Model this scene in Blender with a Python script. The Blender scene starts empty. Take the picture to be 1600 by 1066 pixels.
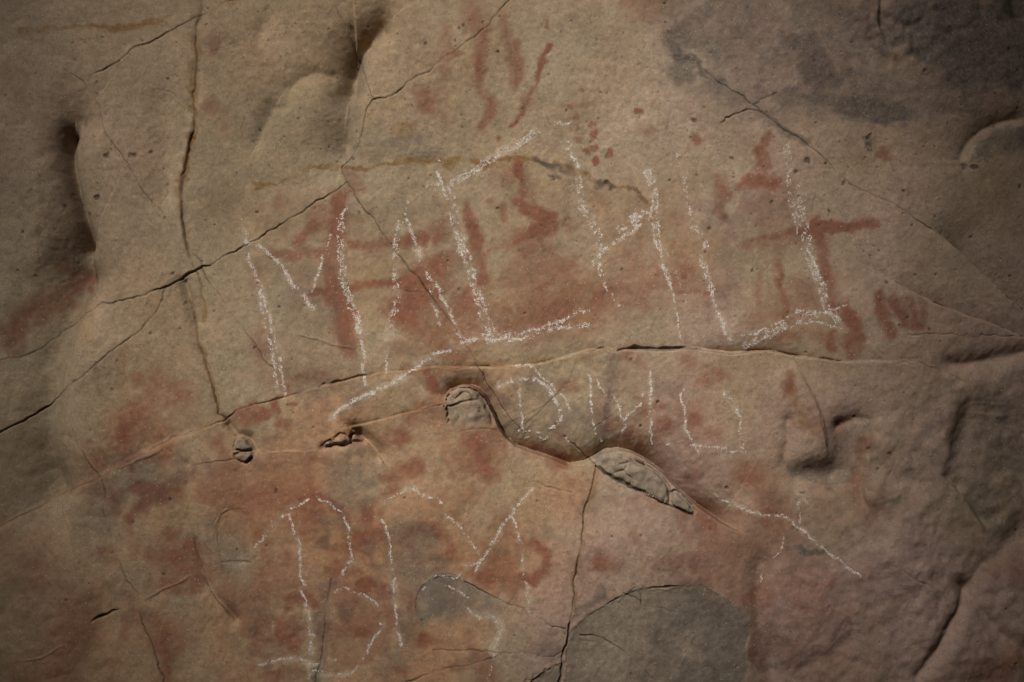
import bpy, math, random
import numpy as np

rng = np.random.default_rng(7)
random.seed(7)
S = bpy.context.scene
COL = S.collection
PPM = 500.0            # wall units: 500 survey units per metre of rock face
ZC = 2.0               # height of the middle of the decorated panel above the ground

# ------------------------------------------------------------------ camera
CAM_D = 3.7
cam = bpy.data.cameras.new('camera')
cam_o = bpy.data.objects.new('camera', cam)
COL.objects.link(cam_o)
cam_o.location = (0.0, -CAM_D, ZC)
cam_o.rotation_euler = (math.radians(90), 0, 0)
cam.sensor_width = 36.0
cam.lens = 36.0 * CAM_D / 3.2
cam.clip_end = 2000
S.camera = cam_o

# ------------------------------------------------------------------ light
SUN_EL, SUN_AZ = 39.0, -27.0            # degrees; azimuth measured from straight behind the camera, minus = left
el, az = math.radians(SUN_EL), math.radians(SUN_AZ)
SUNV = np.array([math.sin(az) * math.cos(el), -math.cos(az) * math.cos(el), math.sin(el)])
world = bpy.data.worlds.new('World')
S.world = world
world.use_nodes = True
wn = world.node_tree
sky = wn.nodes.new('ShaderNodeTexSky')
sky.sky_type = 'NISHITA'
sky.sun_disc = False
sky.sun_elevation = el
sky.sun_rotation = math.atan2(SUNV[0], SUNV[1])
sky.air_density = 1.6
sky.dust_density = 4.0
wn.links.new(sky.outputs[0], wn.nodes['Background'].inputs[0])
wn.nodes['Background'].inputs[1].default_value = 0.06
sun = bpy.data.lights.new('sun', 'SUN')
sun.energy = 2.6
sun.angle = math.radians(13)
sun.color = (1.0, 0.95, 0.88)
sun_o = bpy.data.objects.new('sun', sun)
COL.objects.link(sun_o)
from mathutils import Vector
sun_o.rotation_euler = Vector(SUNV).to_track_quat('Z', 'Y').to_euler()
sun_o.location = Vector(SUNV) * 30
S.view_settings.view_transform = 'Standard'
S.view_settings.look = 'None'
S.view_settings.gamma = 1
S.view_settings.exposure = 0.50
S.view_settings.use_curve_mapping = False
S.cycles.max_bounces = 4
S.cycles.diffuse_bounces = 3

# ------------------------------------------------------------------ sampling grid of the rock face
def axis(lo, hi, a, b, step):
    mid = list(np.arange(a, b + 0.01, step))
    left, x, s = [], a, step
    while x > lo:
        s *= 1.13
        x -= s
        left.append(x)
    right, x, s = [], mid[-1], step
    while x < hi:
        s *= 1.13
        x += s
        right.append(x)
    return np.array(left[::-1] + mid + right, dtype=np.float32)

STEP = 1.4
UA = axis(-760, 2360, -24, 1624, STEP)
VA = axis(-640, 1700, -20, 1086, STEP)
NU, NV = len(UA), len(VA)
U = np.broadcast_to(UA[None, :], (NV, NU))
V = np.broadcast_to(VA[:, None], (NV, NU))

def bspline(t, K):
    i = np.floor(t).astype(int)
    f = (t - i).astype(np.float32)
    M = np.zeros((len(t), K + 4), np.float32)
    r = np.arange(len(t))
    M[r, i] = (1 - f) ** 3 / 6
    M[r, i + 1] = (3 * f ** 3 - 6 * f ** 2 + 4) / 6
    M[r, i + 2] = (-3 * f ** 3 + 3 * f ** 2 + 3 * f + 1) / 6
    M[r, i + 3] = f ** 3 / 6
    return M

def tn(cu, cv=None, seed=0):
    """smooth random field with features of cu x cv survey units, unit variance"""
    cv = cv or cu
    r = np.random.default_rng(1000 + seed)
    ku = int((UA[-1] - UA[0]) / cu) + 2
    kv = int((VA[-1] - VA[0]) / cv) + 2
    L = r.standard_normal((kv + 4, ku + 4)).astype(np.float32)
    out = bspline((VA - VA[0]) / cv, kv) @ L @ bspline((UA - UA[0]) / cu, ku).T
    return out / out.std()

def fbm(c, octs, seed, gain=0.5):
    o, a, tot = 0, 1.0, 0
    for k in range(octs):
        o = o + a * tn(c / 2 ** k, seed=seed * 17 + k)
        tot += a * a
        a *= gain
    return o / math.sqrt(tot)

def sstep(a, b, x):
    t = np.clip((x - a) / (b - a), 0, 1)
    return t * t * (3 - 2 * t)

N400, N160, N60, N25, N10, N5, N3 = (tn(c, seed=k) for k, c in enumerate((400, 160, 60, 25, 10, 5, 2.8)))
F80, F30 = fbm(80, 5, 31), fbm(30, 4, 32)
M50 = fbm(50, 5, 33)
WU = 1.0 * tn(22, seed=41) + 0.7 * tn(8, seed=42) + 0.4 * tn(4, seed=43)
WV = 1.0 * tn(22, seed=44) + 0.7 * tn(8, seed=45) + 0.4 * tn(4, seed=46)

WSU, WSV = 1.0 * tn(70, seed=47) + 0.25 * tn(26, seed=48), 1.0 * tn(70, seed=49) + 0.25 * tn(26, seed=40)

def win(pts, pad):
    p = np.asarray(pts, float)
    i0, i1 = np.searchsorted(UA, [p[:, 0].min() - pad, p[:, 0].max() + pad])
    j0, j1 = np.searchsorted(VA, [p[:, 1].min() - pad, p[:, 1].max() + pad])
    return slice(max(j0, 0), min(j1 + 1, NV)), slice(max(i0, 0), min(i1 + 1, NU))

def dist(pts, w, warp=1.0, smooth=False):
    """distance, side (+1 below a left-to-right line) and running fraction along a polyline"""
    u = U[w] + warp * (WSU if smooth else WU)[w]
    v = V[w] + warp * (WSV if smooth else WV)[w]
    p = np.asarray(pts, np.float32)
    D = np.full(u.shape, 1e9, np.float32)
    sd = np.zeros(u.shape, np.float32)
    T = np.zeros(u.shape, np.float32)
    ln = np.hypot(*(p[1:] - p[:-1]).T)
    cum = np.concatenate([[0], np.cumsum(ln)])
    for k in range(len(p) - 1):
        a, d = p[k], p[k + 1] - p[k]
        L2 = float(d @ d) + 1e-6
        t = np.clip(((u - a[0]) * d[0] + (v - a[1]) * d[1]) / L2, 0, 1)
        du, dv = u - a[0] - t * d[0], v - a[1] - t * d[1]
        q = du * du + dv * dv
        m = q < D
        D[m] = q[m]
        sd[m] = np.sign(d[0] * (v - a[1]) - d[1] * (u - a[0]))[m]
        T[m] = ((cum[k] + t * ln[k]) / cum[-1])[m]
    return np.sqrt(D), sd, T

def inside(pts, w=None):
    """even-odd test on the grid"""
    w = w or (slice(0, NV), slice(0, NU))
    uu, vv = UA[w[1]], VA[w[0]]
    out = np.zeros((len(vv), len(uu)), bool)
    p = np.asarray(pts, float)
    for k in range(len(p)):
        a, b = p[k], p[(k + 1) % len(p)]
        if a[1] == b[1]:
            continue
        rows = (vv >= min(a[1], b[1])) & (vv < max(a[1], b[1]))
        if not rows.any():
            continue
        uc = a[0] + (vv[rows] - a[1]) * (b[0] - a[0]) / (b[1] - a[1])
        out[rows] ^= uu[None, :] < uc[:, None]
    return out

H = np.zeros((NV, NU), np.float32)            # relief towards the viewer, metres
LAY = {k: np.zeros((NV, NU), np.float32) for k in ('red', 'ochre', 'soot_shade', 'warm', 'pale', 'pink', 'dirt', 'fresh')}

# ------------------------------------------------------------------ relief tools
CW, CD = 0.38, 0.32
def crack(pts, wd=2.0, dp=0.008, dirt=0.6, warp=1.0, vary=0.32, fade=(0.0, 0.0)):
    wd, dp, dirt = CW * wd, max(CD * dp, 0.0034 * min(1, dp / 0.005)), min(1.0, 1.1 * dirt)
    w = win(pts, wd * 3 + 8)
    d, s, t = dist(pts, w, warp)
    k = np.clip(0.85 + vary * N25[w] + 0.2 * N10[w], 0.15, 1.9)
    if fade[0]:
        k = k * sstep(0, fade[0], t)
    if fade[1]:
        k = k * sstep(0, fade[1], 1 - t)
    ww = np.maximum(wd * (0.45 + 0.55 * k), 1.1)
    prof = np.clip(1 - (d / (ww + 0.01)) ** 2, 0, 1)
    H[w] -= dp * k * prof
    LAY['dirt'][w] = np.maximum(LAY['dirt'][w], dirt * np.clip(k, 0, 1) * np.clip(1.08 - d / (ww * 0.95 + 0.3), 0, 1))

def chaikin(p, n=3):
    p = np.asarray(p, float)
    for _ in range(n):
        q = np.empty((2 * len(p) - 2, 2))
        q[0::2], q[1::2] = .75 * p[:-1] + .25 * p[1:], .25 * p[:-1] + .75 * p[1:]
        p = np.vstack([p[:1], q[1:-1], p[-1:]]) if len(p) > 2 else p
    return [tuple(x) for x in p]

def lip(pts, side, h, wd, both=0.0, warp=1.0, power=1.0, fade=(0.2, 0.2), edge=1.5):
    if wd > 18 and len(pts) < 16:
        pts = chaikin(pts, 2)
    w = win(pts, wd * 3.2)
    d, s, t = dist(pts, w, warp, True)
    f = np.exp(-(d / wd) ** power)
    ln = sum(math.dist(a, b) for a, b in zip(pts, pts[1:]))
    fa, fb = (max(q, min(0.5, 0.8 * wd / ln)) if q else 0 for q in fade)
    if fa:
        f = f * sstep(0, fa, t)
    if fb:
        f = f * sstep(0, fb, 1 - t)
    k = sstep(-edge, edge, d * s * side)
    H[w] += h * f * (both + (1 - both) * k)

def trough(pts, wd, dp, wide=None, warp=3.0, power=1.3, vary=0.25):
    """soft valley, rounded at its ends; wd one side (left of a downward line), wide the other"""
    wide = wide or wd
    if max(wd, wide) > 14:
        pts = chaikin(pts, 2)
    w = win(pts, max(wd, wide) * 3.6)
    d, s, t = dist(pts, w, warp, True)
    k = np.clip(0.9 + vary * N60[w], 0.4, 1.4)
    b = sstep(-1, 1, s * np.minimum(d / 4, 1))
    q = np.hypot(d / (wd * b + wide * (1 - b)), 0.16) - 0.16
    H[w] -= dp * k * np.exp(-q ** power)

def dome(cu, cv, ru, rv, h, ang=0.0, power=2.0):
    w = win([(cu - 2.2 * max(ru, rv), cv - 2.2 * max(ru, rv)), (cu + 2.2 * max(ru, rv), cv + 2.2 * max(ru, rv))], 5)
    c, s = math.cos(math.radians(ang)), math.sin(math.radians(ang))
    du, dv = U[w] - cu, V[w] - cv
    a, b = (du * c + dv * s) / ru, (-du * s + dv * c) / rv
    H[w] += h * np.exp(-((a * a + b * b) ** (power / 2)))

def plate(pts, h, edge=3.0, warp=1.5, inner=0.0):
    """raise (or sink) everything inside an outline with a short edge"""
    w = win(pts, edge + 12)
    d, _, _ = dist(list(pts) + [pts[0]], w, warp)
    m = inside(pts, w)
    sd = np.where(m, d, -d)
    k = sstep(-edge, edge, sd)
    H[w] += h * k
    return w, k

# ------------------------------------------------------------------ colour tools
def stroke(layer, pts, wd, amt=1.0, soft=0.6, rough=0.32, warp=2.5, patch=0.42, fade=0.0):
    if layer == 'red':
        wd, soft, warp = wd * 1.15, 0.95, 2.0
    w = win(pts, wd * 2.5 + 8)
    d, s, t = dist(pts, w, warp)
    e = d + wd * rough * (0.55 * F30[w] + 0.35 * N10[w] + 0.4 * N5[w])
    m = 1 - sstep(wd * (1 - soft), wd * (1 + soft), e)
    m = m * np.clip(1 - patch + patch * (0.8 + 0.7 * M50[w] + 0.35 * N5[w]), 0, 1.15) * amt
    if fade:
        m = m * sstep(0, fade, t) * sstep(0, fade, 1 - t)
    LAY[layer][w] = np.maximum(LAY[layer][w], m)

def blob(layer, cu, cv, ru, rv=None, amt=1.0, ang=0, soft=0.75, rough=0.55, patch=0.5, add=False):
    rv = rv or ru
    R = 2.2 * max(ru, rv)
    w = win([(cu - R, cv - R), (cu + R, cv + R)], 5)
    c, s = math.cos(math.radians(ang)), math.sin(math.radians(ang))
    du, dv = U[w] - cu + 2 * WU[w], V[w] - cv + 2 * WV[w]
    q = np.hypot((du * c + dv * s) / ru, (-du * s + dv * c) / rv)
    q = q + rough * (0.5 * F80[w] + 0.45 * F30[w] + 0.25 * N10[w] + 0.22 * N5[w])
    m = 1 - sstep(1 - soft, 1 + soft, q)
    m = m * np.clip(1 - patch + patch * (0.8 + 0.7 * M50[w] + 0.3 * N5[w]), 0, 1.15) * amt
    LAY[layer][w] = LAY[layer][w] + m if add else np.maximum(LAY[layer][w], m)

def area(layer, pts, amt=1.0, edge=20.0, rough=0.5, patch=0.35, warp=3.0):
    w = win(pts, edge * 2 + 10)
    d, _, _ = dist(list(pts) + [pts[0]], w, warp)
    sd = np.where(inside(pts, w), d, -d) + edge * rough * (F80[w] + 0.5 * F30[w])
    m = sstep(-edge, edge, sd)
    m = m * np.clip(1 - patch + patch * (0.8 + 0.7 * M50[w] + 0.3 * N5[w]), 0, 1.15) * amt
    LAY[layer][w] = np.maximum(LAY[layer][w], m)

# ------------------------------------------------------------------ large form of the rock face
H += 0.012 * N400 + 0.006 * N160 + 0.0016 * N60
H += -0.055 * sstep(1380, 1720, U) - 0.035 * sstep(140, -160, U) - 0.03 * sstep(900, 1250, V) * sstep(1100, 1600, U)
H += -0.03 * sstep(60, -200, V) - 0.25 * (sstep(1640, 2300, U) + sstep(-40, -700, U))
H += 0.0007 * tn(28, seed=50) + 0.00042 * tn(13, seed=51) + 0.00030 * N5 * np.clip(0.8 + 0.4 * N60, .2, 2) + 0.00026 * N3
RR = sstep(1200, 1500, U + 0.35 * (V - 533)) * sstep(380, 700, V) + 0.9 * sstep(1300, 1420, U) * sstep(260, 40, V)
H += RR * (0.0030 * tn(34, seed=52) + 0.0018 * tn(16, seed=53) + 0.0011 * tn(8, seed=54))
H += 0.0015 * np.abs(tn(18, seed=55)) * sstep(300, 100, U)

# -- named lines of the face
A_TOP = [(880, -150), (800, 0), (780, 22), (765, 40), (750, 52), (740, 62), (720, 77), (705, 88), (690, 98), (680, 107), (665, 117), (650, 124), (640, 128), (625, 140), (605, 154), (590, 156), (583, 158), (575, 168), (571, 180), (569, 195), (565, 215), (560, 228), (553, 240), (545, 252), (534, 260), (535, 272), (541, 285)]
A_MID = [(541, 285), (532, 290), (515, 302), (495, 315), (475, 328), (455, 340), (430, 355), (400, 374), (375, 389), (350, 401), (335, 410), (315, 417), (300, 425), (285, 436), (270, 445), (255, 453), (240, 458)]
A_END = [(240, 458), (215, 465), (190, 471), (160, 475), (140, 484), (120, 495), (108, 503), (80, 522), (50, 545), (20, 558), (0, 562), (-60, 575)]
A_BR = [(260, 449), (255, 470), (245, 490), (230, 505), (215, 520), (195, 535), (175, 552), (160, 567), (140, 580), (120, 593), (95, 610), (75, 625), (62, 637), (50, 642), (30, 655), (15, 666), (0, 672), (-60, 702)]
A_TL = [(430, -30), (390, -4), (355, 4), (330, 16), (316, 25), (300, 31), (285, 40), (262, 52), (240, 65), (225, 70), (210, 76), (195, 86), (185, 96), (165, 107), (145, 116), (130, 123)]
B_UP = [(314, -60), (314, 0), (316, 22), (308, 40), (306, 70), (310, 100), (308, 125), (302, 150), (303, 172)]
B_MID = [(303, 172), (302, 195), (297, 220), (293, 245), (285, 275), (281, 300), (284, 325), (285, 355), (291, 385), (299, 415), (306, 425)]
B_TAIL = [(306, 425), (313, 450), (320, 475), (325, 505)]
B_LOW = [(288, 440), (300, 480), (312, 540), (325, 580), (335, 615), (342, 645), (350, 653)]
F_LINE = [(78, 82), (110, 115), (128, 127), (140, 142), (155, 163), (160, 190), (168, 212), (180, 228), (195, 245), (210, 270), (225, 298), (240, 318), (262, 340), (272, 358)]
C_LINE = [(541, 285), (552, 297), (560, 315), (572, 330), (585, 345), (597, 362), (610, 380), (625, 400), (640, 418), (655, 432), (665, 450), (680, 470), (690, 485), (705, 505), (720, 525), (735, 550), (745, 572), (755, 587), (765, 605), (785, 635), (800, 656), (815, 670)]
K_LINE = [(313, 420), (325, 440), (342, 460), (355, 480), (368, 498), (385, 520), (400, 540), (413, 562), (426, 575)]
D_LEFT = [(-60, 850), (0, 822), (40, 800), (90, 775), (120, 762), (160, 743), (200, 722), (240, 700), (275, 683), (320, 668), (350, 655)]
D_MAIN = [(350, 655), (375, 640), (400, 632), (430, 625), (470, 612), (500, 600), (530, 596), (560, 588), (600, 580), (640, 578), (680, 572), (700, 575), (740, 575), (780, 574), (800, 573), (830, 570), (850, 567), (890, 555), (920, 546), (950, 544), (965, 549), (980, 546), (1010, 547), (1050, 547), (1085, 545), (1100, 548), (1140, 552), (1180, 549), (1200, 547), (1240, 555), (1280, 560), (1320, 565), (1370, 565), (1420, 567), (1460, 573), (1490, 585), (1512, 598)]
E_LINE = [(105, 660), (115, 680), (120, 700), (130, 715), (155, 748), (165, 770), (160, 795), (163, 820), (170, 840), (175, 860), (182, 875), (185, 890), (195, 908), (202, 915), (210, 930), (215, 950), (220, 975), (230, 995), (240, 1015), (248, 1045), (256, 1075), (262, 1110)]
G_LINE = [(930, 727), (925, 750), (918, 780), (912, 810), (908, 840), (903, 870), (900, 900), (895, 930), (888, 970), (884, 1000), (878, 1030), (871, 1075), (868, 1110)]
R1 = [(1050, 90), (1075, 98), (1090, 105), (1120, 130), (1150, 150), (1170, 165), (1185, 178), (1200, 190), (1220, 205), (1240, 215), (1255, 225), (1280, 245), (1310, 275), (1330, 290), (1345, 300), (1375, 312), (1400, 325), (1440, 350), (1465, 365), (1490, 385), (1520, 410), (1550, 435), (1580, 460), (1602, 476), (1660, 520)]
R2 = [(1320, 405), (1360, 425), (1400, 445), (1440, 468), (1500, 490), (1550, 505), (1580, 518), (1602, 527), (1660, 545)]
N3_ARCH = [(693, 634), (697, 618), (706, 608), (720, 603), (735, 603), (748, 608), (758, 618), (766, 632), (774, 650), (781, 668), (792, 685), (806, 698), (825, 706)]
N4_TOP = [(930, 716), (945, 706), (965, 704), (985, 708), (1010, 720), (1038, 741), (1065, 768), (1092, 792), (1125, 815), (1165, 834)]
N4_LOW = [(930, 729), (945, 740), (962, 749), (985, 760), (1010, 769), (1040, 784), (1062, 796), (1085, 808)]

# -- shoulders, troughs and bulges
DENT = [(122, 192), (107, 212), (101, 235), (102, 262), (109, 300), (119, 340), (127, 382)]
trough(DENT, 32, 0.050, 18, warp=1, vary=0)
trough(DENT[1:], 11, 0.060, 8, warp=1, vary=0)
dome(168, 290, 60, 90, 0.022)
dome(55, 270, 40, 110, 0.022)
trough([(250, 165), (256, 230), (258, 300)], 20, 0.014, 12)
trough([(596, 46), (572, 64), (556, 86), (548, 112), (546, 140)], 22, 0.052, 13)
trough([(572, 66), (556, 88), (549, 112)], 9, 0.012, 7)
trough([(550, 100), (548, 160), (544, 225)], 38, 0.032, 14)
dome(498, 165, 46, 48, 0.030)
trough([(452, 165), (456, 138), (470, 122), (492, 112), (516, 116)], 8, 0.011)
trough([(432, 168), (415, 195), (403, 222)], 14, 0.020, 9)
trough([(425, 30), (405, 60)], 16, 0.008)
lip(B_MID, 1, 0.008, 26, edge=3.5)                      # left of the downward stained crack stands proud
trough(B_LOW, 8, 0.016, 5, warp=1.5)
lip(B_LOW, 1, 0.008, 14)
trough(B_UP, 9, 0.006, 6, warp=1.5)
trough([(292, 440), (306, 470), (318, 500)], 7, 0.006, 10)
dome(142, 550, 46, 90, 0.036, ang=8)
trough([(122, 430), (95, 495), (76, 575), (66, 650), (62, 720), (76, 765)], 46, 0.10, 26)
trough([(60, 440), (30, 520), (0, 570)], 40, 0.015)
lip(D_LEFT, -1, -0.013, 30, edge=8)
lip(D_MAIN, -1, -0.007, 14)
lip(D_MAIN[24:31], -1, -0.020, 13)
lip(D_MAIN, 1, 0.0015, 30)
lip([(520, 672), (570, 661), (620, 648), (660, 637), (695, 628)], -1, -0.006, 16)
BROW = N3_ARCH + [(845, 712), (866, 720), (888, 729), (915, 724)] + N4_TOP
lip(BROW, -1, -0.045, 17, both=0.12, power=1.15, fade=(.05, .12))
lip(BROW[4:], -1, -0.034, 46, both=0.1, fade=(.25, .15))
lip(N4_TOP[2:], -1, -0.040, 40, both=0.1, power=1.3, fade=(.3, .2))
lip(N4_LOW, 1, 0.010, 60)
trough([(556, 680), (572, 694), (588, 714)], 8, 0.050, 14)
trough([(356, 664), (370, 679), (388, 684), (398, 702)], 5, 0.034, 8)
trough([(500, 702), (530, 699), (560, 694)], 4, 0.02)
lip([(398, 708), (440, 706), (500, 703)], 1, 0.006, 30)
trough([(372, 738), (379, 765), (385, 790)], 6, 0.010)
trough([(299, 725), (297, 760), (298, 800), (303, 850)], 8, 0.007)
trough([(303, 850), (311, 882), (320, 910), (332, 936), (350, 956), (365, 972)], 6, 0.012)
lip([(303, 850), (311, 882), (320, 910), (332, 936), (350, 956), (365, 972)], -1, 0.008, 22)
dome(335, 760, 30, 60, 0.012)
trough([(90, 800), (110, 835), (150, 880), (185, 935)], 16, 0.008)
dome(120, 900, 50, 70, 0.010)
dome(640, 790, 120, 60, 0.012)
dome(1000, 850, 110, 60, 0.016)
trough([(1190, 880), (1182, 930), (1186, 980), (1200, 1050)], 18, 0.026)
dome(1240, 950, 70, 120, 0.015)
# right hand hollows
lip([(1232, 555), (1258, 600), (1280, 648), (1292, 700), (1295, 722)], 1, 0.012, 26, edge=4)
dome(1324, 708, 30, 52, -0.030, power=2.2)
dome(1278, 742, 54, 20, -0.028, power=2.2)
dome(1254, 690, 34, 34, 0.010)
trough([(1310, 668), (1338, 655), (1362, 656), (1366, 675)], 9, 0.014)
lip([(1352, 672), (1352, 730), (1350, 775), (1362, 800)], -1, 0.016, 22, edge=3)
trough([(1222, 655), (1224, 690), (1222, 722)], 9, 0.012)
lip(R1[17:], -1, -0.050, 40, fade=(0.3, 0.0), edge=3)
lip(R2, -1, -0.022, 22, fade=(0.4, 0.0))
trough([(1660, 548), (1600, 556), (1545, 566), (1490, 572)], 13, 0.022)
lip([(1502, 605), (1503, 650), (1492, 700), (1478, 740)], -1, -0.045, 80, edge=22)
lip([(1640, 186), (1590, 190), (1560, 198), (1525, 218), (1506, 246), (1508, 275)], 1, -0.03, 45, edge=8)
trough([(1600, 185), (1545, 205), (1512, 240), (1506, 272)], 11, 0.018)
trough([(1620, 1022), (1580, 996), (1555, 972), (1530, 945), (1512, 920)], 15, 0.030)
trough([(1550, 880), (1515, 930), (1490, 970), (1465, 1015), (1435, 1060)], 10, 0.020)
lip([(1462, 738), (1495, 760), (1525, 795), (1552, 835)], -1, -0.024, 26, edge=5)
trough([(1400, 740), (1440, 760), (1480, 800), (1520, 850)], 22, 0.014)
trough([(1350, 760), (1362, 810), (1378, 840)], 12, 0.010)
trough([(1330, 845), (1370, 880), (1410, 930), (1395, 980)], 14, 0.008)
trough([(1600, 20), (1590, -30)], 20, 0.05)
trough([(1620, 800), (1590, 850), (1540, 880)], 30, 0.022)
# rough flaked patch upper right
w = win([(1330, -10), (1500, 120)], 40)
pm = np.exp(-(((U[w] - 1405) / 80) ** 2 + ((V[w] - 45) / 55) ** 2) ** 1.5)
H[w] += pm * (0.006 * np.abs(tn(30, seed=60)[w]) + 0.0026 * tn(11, seed=61)[w] + 0.0016 * tn(6, seed=62)[w] - 0.004)
lip([(1375, -20), (1368, 30), (1375, 70), (1400, 92)], -1, -0.016, 30, edge=5)
trough([(1040, 60), (1062, 95)], 12, 0.003)

# -- cracks
crack(A_TOP, 2.2, 0.013, 0.8)
crack(A_MID, 2.4, 0.016, 0.9)
crack(A_MID[9:], 3.4, 0.018, 1.0, vary=0.9, fade=(.3, .1))
crack(A_END, 1.6, 0.006, 0.6, fade=(0, .1))
crack(A_BR, 2.0, 0.010, 0.8)
crack(A_BR[11:], 3.2, 0.016, 1.0, vary=1.0, fade=(.2, 0))
crack(A_TL, 1.9, 0.010, 0.75, vary=0.7, fade=(0, .08))
crack(B_UP, 1.8, 0.004, 0.35)
crack(B_MID, 1.8, 0.007, 0.3)
lip(B_MID, -1, -0.003, 14, edge=3)
lip(B_UP, -1, -0.003, 14, edge=3)
crack(B_TAIL, 1.8, 0.006, 0.3, fade=(0, .5))
crack(B_LOW, 2.0, 0.009, 0.45, fade=(.2, 0))
crack(F_LINE, 1.6, 0.005, 0.5, fade=(.2, .25))
crack([(525, 8), (535, 30), (541, 48), (550, 68), (562, 100), (575, 135), (583, 157)], 1.5, 0.004, 0.4, fade=(.1, 0))
crack(C_LINE, 2.1, 0.011, 0.7)
crack([(884, 684), (900, 700), (912, 710), (930, 724)], 2.2, 0.011, 0.8)
crack(K_LINE, 1.8, 0.007, 0.5)
crack([(291, 380), (300, 395), (312, 410), (314, 418)], 1.5, 0.005, 0.5)
crack(D_LEFT, 1.7, 0.006, 0.25)
crack(D_MAIN, 2.2, 0.007, 0.5, vary=0.6)
crack([(484, 604), (510, 599), (540, 594)], 8.5, 0.035, 0.45, fade=(.4, .4), vary=.1)
crack([(962, 548), (1010, 545), (1050, 545), (1092, 544)], 10, 0.04, 0.5, fade=(.25, .25), vary=.15)
crack([(1195, 547), (1225, 551), (1245, 556)], 2.6, 0.01, 0.6, fade=(.3, .3))
crack([(395, 708), (440, 706), (500, 703)], 2.0, 0.009, 0.6)
crack([(300, 728), (340, 722), (372, 716)], 2.0, 0.006, 0.4)
crack([(570, 661), (620, 648), (660, 638), (693, 632)], 1.6, 0.005, 0.35)
crack([(640, 681), (690, 678), (720, 675), (760, 671), (790, 676)], 1.5, 0.004, 0.35, fade=(.2, .2))
crack(N3_ARCH, 3.5, 0.02, 0.5, fade=(.1, .2))
crack(N4_TOP[:6], 2.6, 0.012, 0.4, fade=(0, .3))
crack(N4_LOW, 4.2, 0.03, 0.9, fade=(0, .12))
crack(E_LINE, 2.0, 0.010, 0.75, vary=0.7, fade=(.12, 0))
crack([(136, 978), (155, 966), (175, 957), (192, 955)], 8.0, 0.035, 0.5, fade=(.35, .3), vary=.1)
crack(G_LINE, 2.4, 0.015, 0.8, vary=0.35)
crack(G_LINE[8:], 4.2, 0.02, 0.8)
crack([(303, 850), (311, 882), (320, 910), (332, 936), (350, 956), (365, 972)], 1.8, 0.007, 0.45)
crack([(370, 1000), (378, 1040), (390, 1066)], 2, 0.004, .3)
crack([(343, 879), (360, 876), (390, 880)], 2.2, 0.009, 0.5)
crack([(517, 905), (512, 950), (506, 1000), (502, 1035), (495, 1075)], 2.2, 0.007, 0.55)
crack([(728, 908), (770, 931), (800, 944), (830, 956), (850, 965), (862, 976), (882, 979)], 2.2, 0.010, 0.5)
crack([(678, 1014), (720, 1015), (760, 1016), (800, 1018), (830, 1020), (864, 1024), (884, 1012)], 2.2, 0.010, 0.6)
crack([(625, 1066), (660, 1055), (700, 1042), (740, 1033), (768, 1028), (785, 1019)], 2.2, 0.010, 0.6)
crack([(800, 737), (815, 748), (835, 753), (858, 764), (895, 769)], 1.5, 0.005, 0.35)
crack([(908, 990), (940, 995), (965, 1012), (990, 1030), (1022, 1062)], 1.5, 0.005, 0.45)
crack(R1[:13], 2.6, 0.009, 0.55, vary=0.5)
crack(R1[12:], 1.7, 0.007, 0.45)
crack(R1[17:], 5.0, 0.03, 0.5, fade=(.35, 0), vary=.2)
crack([(1185, 178), (1165, 176), (1145, 180), (1128, 192)], 2.6, 0.006, 0.5, warp=2.5)
crack([(1175, 168), (1195, 158), (1215, 150)], 2.0, 0.004, 0.4, warp=2.5)
crack(R2, 3.0, 0.02, 0.5, fade=(.4, 0))
crack([(1395, 525), (1450, 523), (1520, 526), (1602, 526)], 1.7, 0.006, 0.3, fade=(.2, 0))
crack([(1232, 555), (1258, 600), (1280, 648), (1292, 700)], 1.5, 0.004, 0.25)
crack([(1390, 880), (1440, 910), (1492, 938)], 1.6, 0.006, 0.35, fade=(.2, .2))
crack([(1515, 925), (1490, 968), (1465, 1012)], 2.5, 0.01, 0.3, fade=(.2, .2))
for q in ([(218, 939), (262, 920), (302, 898)], [(28, 1037), (70, 1022), (102, 1008)], [(455, 520), (495, 530), (535, 541), (560, 543)], [(160, 742), (210, 720), (255, 700)], [(1470, 742), (1500, 762), (1528, 798)]):
    w = win(q, 8)
    d, s, t = dist(q, w, 1.0)
    H[w] += 0.0035 * np.exp(-(d / 1.6) ** 2) * sstep(0, .2, t) * sstep(0, .2, 1 - t)
# hairline crazing
for k in range(46):
    x, y = rng.uniform(20, 1580), rng.uniform(20, 1050)
    a = rng.normal(0.6, 0.9)
    q = [(x, y)]
    for _ in range(rng.integers(3, 7)):
        a += rng.normal(0, 0.25)
        x, y = x + 13 * math.cos(a), y + 13 * math.sin(a)
        q.append((x, y))
    crack(q, 1.3, 0.0022, 0.16, fade=(.3, .3))

# -- spalled scars and inset plates
S1 = [(884, 1002), (890, 986), (902, 972), (920, 958), (940, 946), (962, 932), (985, 922), (1005, 916), (1030, 914), (1052, 913), (1075, 914), (1096, 912), (1110, 921), (1128, 930), (1146, 941), (1160, 953), (1169, 968), (1173, 985), (1168, 1003), (1164, 1012), (1166, 1030), (1169, 1046), (1163, 1066), (1150, 1100), (880, 1100), (884, 1040)]
S1B = [(884, 1030), (868, 1036), (850, 1046), (834, 1058), (815, 1075), (815, 1100), (870, 1100)]
S2 = [(649, 950), (651, 932), (658, 917), (670, 907), (684, 901), (700, 900), (716, 903), (735, 912), (762, 926), (800, 943), (850, 964), (858, 990), (800, 1008), (735, 1010), (690, 1000), (660, 980)]
S3 = [(338, 850), (338, 820), (345, 803), (360, 795), (378, 797), (388, 808), (391, 850), (392, 880), (370, 884), (345, 880)]
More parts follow.
